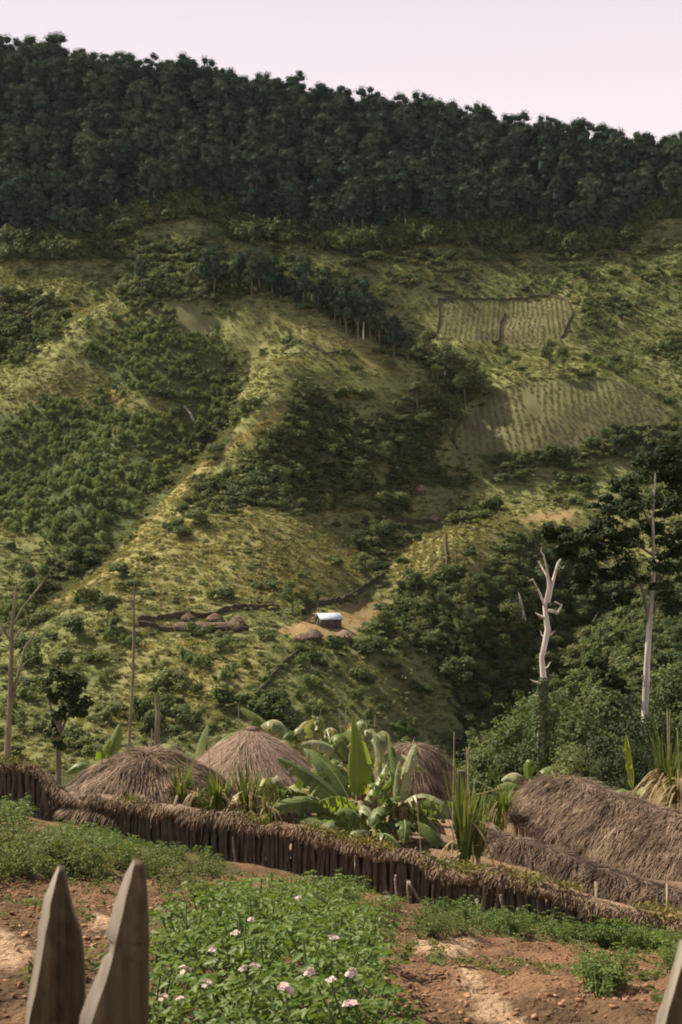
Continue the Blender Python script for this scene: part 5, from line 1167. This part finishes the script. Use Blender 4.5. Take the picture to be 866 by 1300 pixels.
def flower_mesh(seed):
    rng = np.random.default_rng(seed); parts = []; C_, D_, N_ = [], [], []
    for k in range(9):
        c = norm(rng.normal(size=3)) * .032; c[2] = abs(c[2]) * .8 + .02; nrm = norm(c + rng.normal(size=3) * .01); u = norm(np.cross(nrm, rng.normal(size=3))); v = np.cross(nrm, u)
        for j in range(5):
            t_ = j * 1.2566; C_.append(c); D_.append(u * math.cos(t_) + v * math.sin(t_) + nrm * .25); N_.append(nrm)
        parts.append(blob(c + nrm * .003, .0028, rng, .1, ICO1) + (1,))
    n = len(C_); parts.append(leaflets(np.array(C_), np.array(D_), np.array(N_), np.full(n, .021), np.full(n, .022), rng, .1) + (0,))
    parts += [(a, b, 2) for a, b in tube([(0, 0, -.16), (.01, 0, -.05), (0, 0, .03)], [.004, .003, .003], 4)]
    return meshdata('flower_cluster', parts, [M['petal'], M['anther'], M['greenstem']])
FL_ = [flower_mesh(960 + k) for k in range(4)]
def plant(meshes, name, label, cat, loc, sc, group=None):
    lm, st = meshes; t = thing(name, label, cat, loc, RNG.random() * 6.28, group, (sc * (.9 + .2 * RNG.random()), sc * (.9 + .2 * RNG.random()), sc))
    o = link('leaves', lm, t); o['kind'] = 'stuff'; link('stems', st, t); return t
PATCH = [(178, 1480), (190, 1300), (212, 1268), (245, 1222), (270, 1190), (296, 1182), (318, 1164), (360, 1150), (425, 1150), (455, 1162), (462, 1185), (456, 1210), (472, 1240), (498, 1290), (515, 1480)]
rng = np.random.default_rng(50); pots = []
for yy in np.arange(4.6, 20, .40):
    for xx in np.arange(-2.4, 1.4, .40):
        x_, y_ = xx + rng.normal() * .07, yy + rng.normal() * .07; z_ = float(gz(x_, y_)); a, b = proj(x_, y_, z_)
        if inpoly(np.array([a]), np.array([b]), PATCH)[0]: pots.append((x_, y_, z_))
PT = []
for x_, y_, z_ in pots:
    PT.append(plant(PM[int(rng.integers(7))], 'potato_plant', 'leafy green potato plant in the flowering patch at the front', 'potato plant', (x_, y_, z_), .85 + .3 * rng.random(), 'potato plants in the front patch'))
PTX = np.array(pots)
for a, b in ((234, 1237), (270, 1210), (207, 1271), (230, 1272), (362, 1262), (422, 1195), (422, 1250), (446, 1283), (262, 1254), (378, 1144), (318, 1172), (310, 1233), (323, 1231), (394, 1239), (447, 1240), (300, 1190)):
    ys = np.arange(4.5, 20, .02); x_ = ys * (a - CX) / F; z_ = ys * (HY - b) / F; d = gz(x_, ys) + .38 - z_; k = int(np.argmax(d >= 0)); p = np.array([x_[k], ys[k], z_[k]])
    j = int(np.argmin(((PTX[:, :2] - p[:2]) ** 2).sum(1))); t = PT[j]; bpy.context.view_layer.update()
    f = link('flower_cluster', FL_[int(rng.integers(4))], t); f.location = t.matrix_world.inverted() @ Vector(p); s_ = (.42 + .25 * rng.random()) * (1.0 if b > 1200 else .9); f.scale = (s_, s_, s_)
    t['label'] = 'potato plant carrying a pale pink flower head in the front patch'; t['group'] = 'flowering potato plants'
def weeds(poly, n, lab, grp, s0, s1, msh, nm, y0=4.5, y1=30, seed=1):
    rng = np.random.default_rng(seed); xs = [p[0] for p in poly]; ys_ = [p[1] for p in poly]; k = 0
    while k < n:
        a, b = rng.uniform(min(xs), max(xs)), rng.uniform(min(ys_), max(ys_))
        if not inpoly(np.array([a]), np.array([b]), poly)[0]: continue
        p = hit(a, b, y0, y1); plant(msh[int(rng.integers(len(msh)))], nm, lab, 'plant', p, s0 + (s1 - s0) * rng.random(), grp); k += 1
weeds([(-50, 1030), (30, 1038), (46, 1062), (-50, 1066)], 16, 'bright leafy plant in the clump at the left edge below the fence', 'leafy plants at the left edge', .9, 1.25, PM, 'leafy_plant', seed=3)
weeds([(60, 1058), (120, 1058), (160, 1078), (270, 1092), (280, 1100), (60, 1085)], 46, 'leafy green plant in the bed along the foot of the fence at left', 'leafy plants in the left bed', .5, .9, PM, 'leafy_plant', seed=4)
weeds([(-50, 1062), (60, 1066), (300, 1104), (310, 1114), (-50, 1122)], 80, 'low olive green weed in front of the left bed', 'low weeds in front of the left bed', .5, .9, WM, 'low_weed', seed=5)
weeds([(560, 1158), (640, 1176), (720, 1188), (870, 1206), (870, 1212), (720, 1200), (600, 1182), (540, 1160)], 60, 'small leafy weed along the foot of the stake fence at right', 'weeds along the foot of the fence at right', .45, .85, PM, 'leafy_weed', seed=6)
weeds([(835, 1205), (880, 1205), (880, 1240), (840, 1238)], 7, 'bright leafy plant at the right edge below the fence', 'leafy plants at the right edge', .6, .9, PM, 'leafy_plant', seed=7)
weeds([(742, 1250), (792, 1250), (792, 1268), (745, 1268)], 7, 'green leafy plant of the lone clump on the bare soil at right', 'plants of the lone clump at right', .42, .58, PM, 'leafy_plant', seed=8)
weeds([(470, 1150), (560, 1165), (600, 1190), (520, 1200), (480, 1180)], 26, 'low dull weed on the soil between the potato patch and the fence', 'low weeds right of the potato patch', .35, .7, WM, 'low_weed', seed=9)
weeds([(190, 1120), (300, 1120), (300, 1150), (230, 1180), (190, 1140)], 14, 'low weed on the red soil left of the potato patch', 'low weeds left of the potato patch', .3, .6, WM, 'low_weed', seed=10)
# clods, crumbs and litter on the hoed soil
n = 60000; y_ = np.sqrt(RNG.random(n) * (24 ** 2 - 4.5 ** 2) + 4.5 ** 2); x_ = (RNG.random(n) * 2 - 1) * (.27 * y_ + .5); z_ = gz(x_, y_); a, b = proj(x_, y_, z_)
k = ~inpoly(a, b, PATCH) & (y_ < np.interp(a, [p[0] for p in FENCE], [p[3] for p in FENCE]) - .3) & (fbm(x_ / .5, y_ / .5, 2) + .25 > .5 * RNG.random(n)) & ~(region(a, b, R_dry, 6) & (RNG.random(n) < .8))
M['clod'] = leafmat('soil_clod', (0.14, 0.075, 0.040), (0.24, 0.128, 0.070), (0.33, 0.205, 0.125), trans=0, rough=.95, scale=.8, spec=.1, nfac=.35)
ck = [meshdata('clod_kind', [blob((0, 0, .15), (1, .8, .62), np.random.default_rng(1000 + j), 1.25, ICO1)], M['clod']) for j in range(5)]
s_ = .005 + .021 * RNG.random(n) ** 3
scatter('soil_clods', np.c_[x_, y_, z_][k], np.c_[s_, s_, s_][k], ck, M['clod'])
n = 5200; y_ = np.sqrt(RNG.random(n) * (26 ** 2 - 5 ** 2) + 5 ** 2); x_ = (RNG.random(n) * 2 - 1) * (.27 * y_ + .5); z_ = gz(x_, y_); a, b = proj(x_, y_, z_)
k = ~inpoly(a, b, PATCH) & (y_ < np.interp(a, [p[0] for p in FENCE], [p[3] for p in FENCE]) - .3) & ((fbm(x_ / .9 + 7, y_ / .9, 2) > .16) | inpoly(a, b, [(-60, 1060), (310, 1100), (330, 1125), (-60, 1130)]) & (RNG.random(n) < .8) | inpoly(a, b, [(540, 1155), (900, 1205), (900, 1222), (620, 1195)]))
s_ = .25 + .4 * RNG.random(n)
def mini(seed):
    rng = np.random.default_rng(seed); m_ = 16; an = rng.random(m_) * 6.28
    return meshdata('sprig_kind', [leaflets(rng.normal(size=(m_, 3)) * [.05, .05, .03] + [0, 0, .05], np.c_[np.cos(an), np.sin(an), .3 + .5 * rng.random(m_)], np.tile([0, 0, 1.], (m_, 1)) + rng.normal(size=(m_, 3)) * .3, np.full(m_, .07), np.full(m_, .04), rng)], M['weed'])
scatter('ground_sprigs', np.c_[x_, y_, z_][k], np.c_[s_, s_, s_][k], [mini(1020 + j) for j in range(4)], M['weed'])

# ------------------------------------------------------------------ pointed planks right by the camera
M['hewn'] = mat('sunlit_edge', [(0.1, (0.11, 0.09, 0.072)), (0.9, (0.25, 0.215, 0.175))], 14, stretch=(1, 1, .12), rough=.85, bump=.003, bscale=40)  # paler plank wood: sunlight on the left faces put into the colour
M['plank'] = mat('weathered_plank', [(0.1, (0.016, 0.012, 0.007)), (0.4, (0.062, 0.047, 0.025)), (0.6, (0.085, 0.066, 0.036)), (0.95, (0.150, 0.120, 0.070))], 34, stretch=(1, 1, .05), rough=.85, bump=.005, bscale=50, detail=8)
def picket(sections, Y, parent, o0, depth_dir):
    """sections: (row, front-left column, front-right column, back-left column) from the tip down; hewn plank"""
    rp = np.random.default_rng(int(sections[0][0] + sections[0][1])); S0 = np.array(sections, float); rows_ = [S0[0]]
    for a_, b_ in zip(S0[:-1], S0[1:]):
        m_ = max(1, int(min(b_[0] - a_[0], 220) / 17))
        for q in range(1, m_ + 1): rows_.append(a_ + (b_ - a_) * q / m_ + (rp.normal(size=4) * [0, .8, .5, 1.0] if q < m_ else 0))
    sections = rows_; V = []
    for k, (b, fl, fr, bl) in enumerate(sections):
        A = P(fl, b, Y + .003 * rp.normal()); B = P(fr, b, Y + .003 * rp.normal()); d = np.array([P(bl, b, Y + .035)[0] - A[0], .035, 0])
        if d[0] > -.002: d[0] = -.002
        V += [A, B, B + np.array([-.002, .03, 0]), A + d]
    V = np.array(V) - o0; n = len(sections)
    Fq = [[i * 4 + j, i * 4 + 4 + j, i * 4 + 4 + (j + 1) % 4, i * 4 + (j + 1) % 4] for i in range(n - 1) for j in range(4)] + [[0, 1, 2, 3], [(n - 1) * 4 + j for j in (3, 2, 1, 0)]]
    Fq = np.array(Fq); ed = np.zeros(len(Fq), int); ed[3:4 * (n - 1):4] = 1  # left side faces get the paler wood with the sunlight painted in
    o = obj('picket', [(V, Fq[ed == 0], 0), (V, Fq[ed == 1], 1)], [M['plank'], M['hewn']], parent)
    return o
o0 = np.array([-.4, 2.1, -1.8])
pf = thing('picket_fence', 'two weathered pointed hand hewn pickets close to the camera at the lower left', 'fence', o0)
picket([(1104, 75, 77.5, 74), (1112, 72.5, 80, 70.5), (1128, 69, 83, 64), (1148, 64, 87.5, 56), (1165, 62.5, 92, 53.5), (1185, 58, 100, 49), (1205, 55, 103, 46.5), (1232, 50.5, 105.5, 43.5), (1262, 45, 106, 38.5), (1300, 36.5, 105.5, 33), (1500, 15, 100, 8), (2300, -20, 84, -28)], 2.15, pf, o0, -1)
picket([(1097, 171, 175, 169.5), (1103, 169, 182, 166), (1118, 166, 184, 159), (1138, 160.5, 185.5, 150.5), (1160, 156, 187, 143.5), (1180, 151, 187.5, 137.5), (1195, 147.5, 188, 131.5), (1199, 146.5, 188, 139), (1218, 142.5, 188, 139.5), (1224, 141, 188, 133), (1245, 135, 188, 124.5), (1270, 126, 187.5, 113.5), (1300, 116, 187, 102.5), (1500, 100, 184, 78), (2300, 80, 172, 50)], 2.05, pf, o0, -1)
o0 = np.array([.55, 2.1, -1.8])
pg = thing('leaning_picket', 'slanting brown picket cut off by the lower right corner', 'fence', o0)
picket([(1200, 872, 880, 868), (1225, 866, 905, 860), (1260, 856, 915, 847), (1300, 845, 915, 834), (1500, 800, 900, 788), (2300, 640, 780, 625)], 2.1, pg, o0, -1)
rl = obj('rail', [boxg((0.08, .07, .55), (2.2, .04, .09), .01)], M['plank'], pf)

# ------------------------------------------------------------------ the air between here and the ridge
m, N, Lk = newmat('haze'); pv = N.new('ShaderNodeVolumePrincipled'); pv.inputs['Color'].default_value = (0.86, 0.93, 1.0, 1); pv.inputs['Density'].default_value = 0.000013; pv.inputs['Anisotropy'].default_value = 0.2
Lk.new(pv.outputs[0], N.new('ShaderNodeOutputMaterial').inputs['Volume'])
zl, zh = float(Z.min()) - 1.5, float(Z.max()) + 45; xw = float(np.abs(X).max()) + 12
hz = obj('haze', [boxg((0, 440, (zl + zh) / 2), (2 * xw, 940, zh - zl))], m); hz['kind'] = 'stuff'
S.cycles.volume_bounces = 0
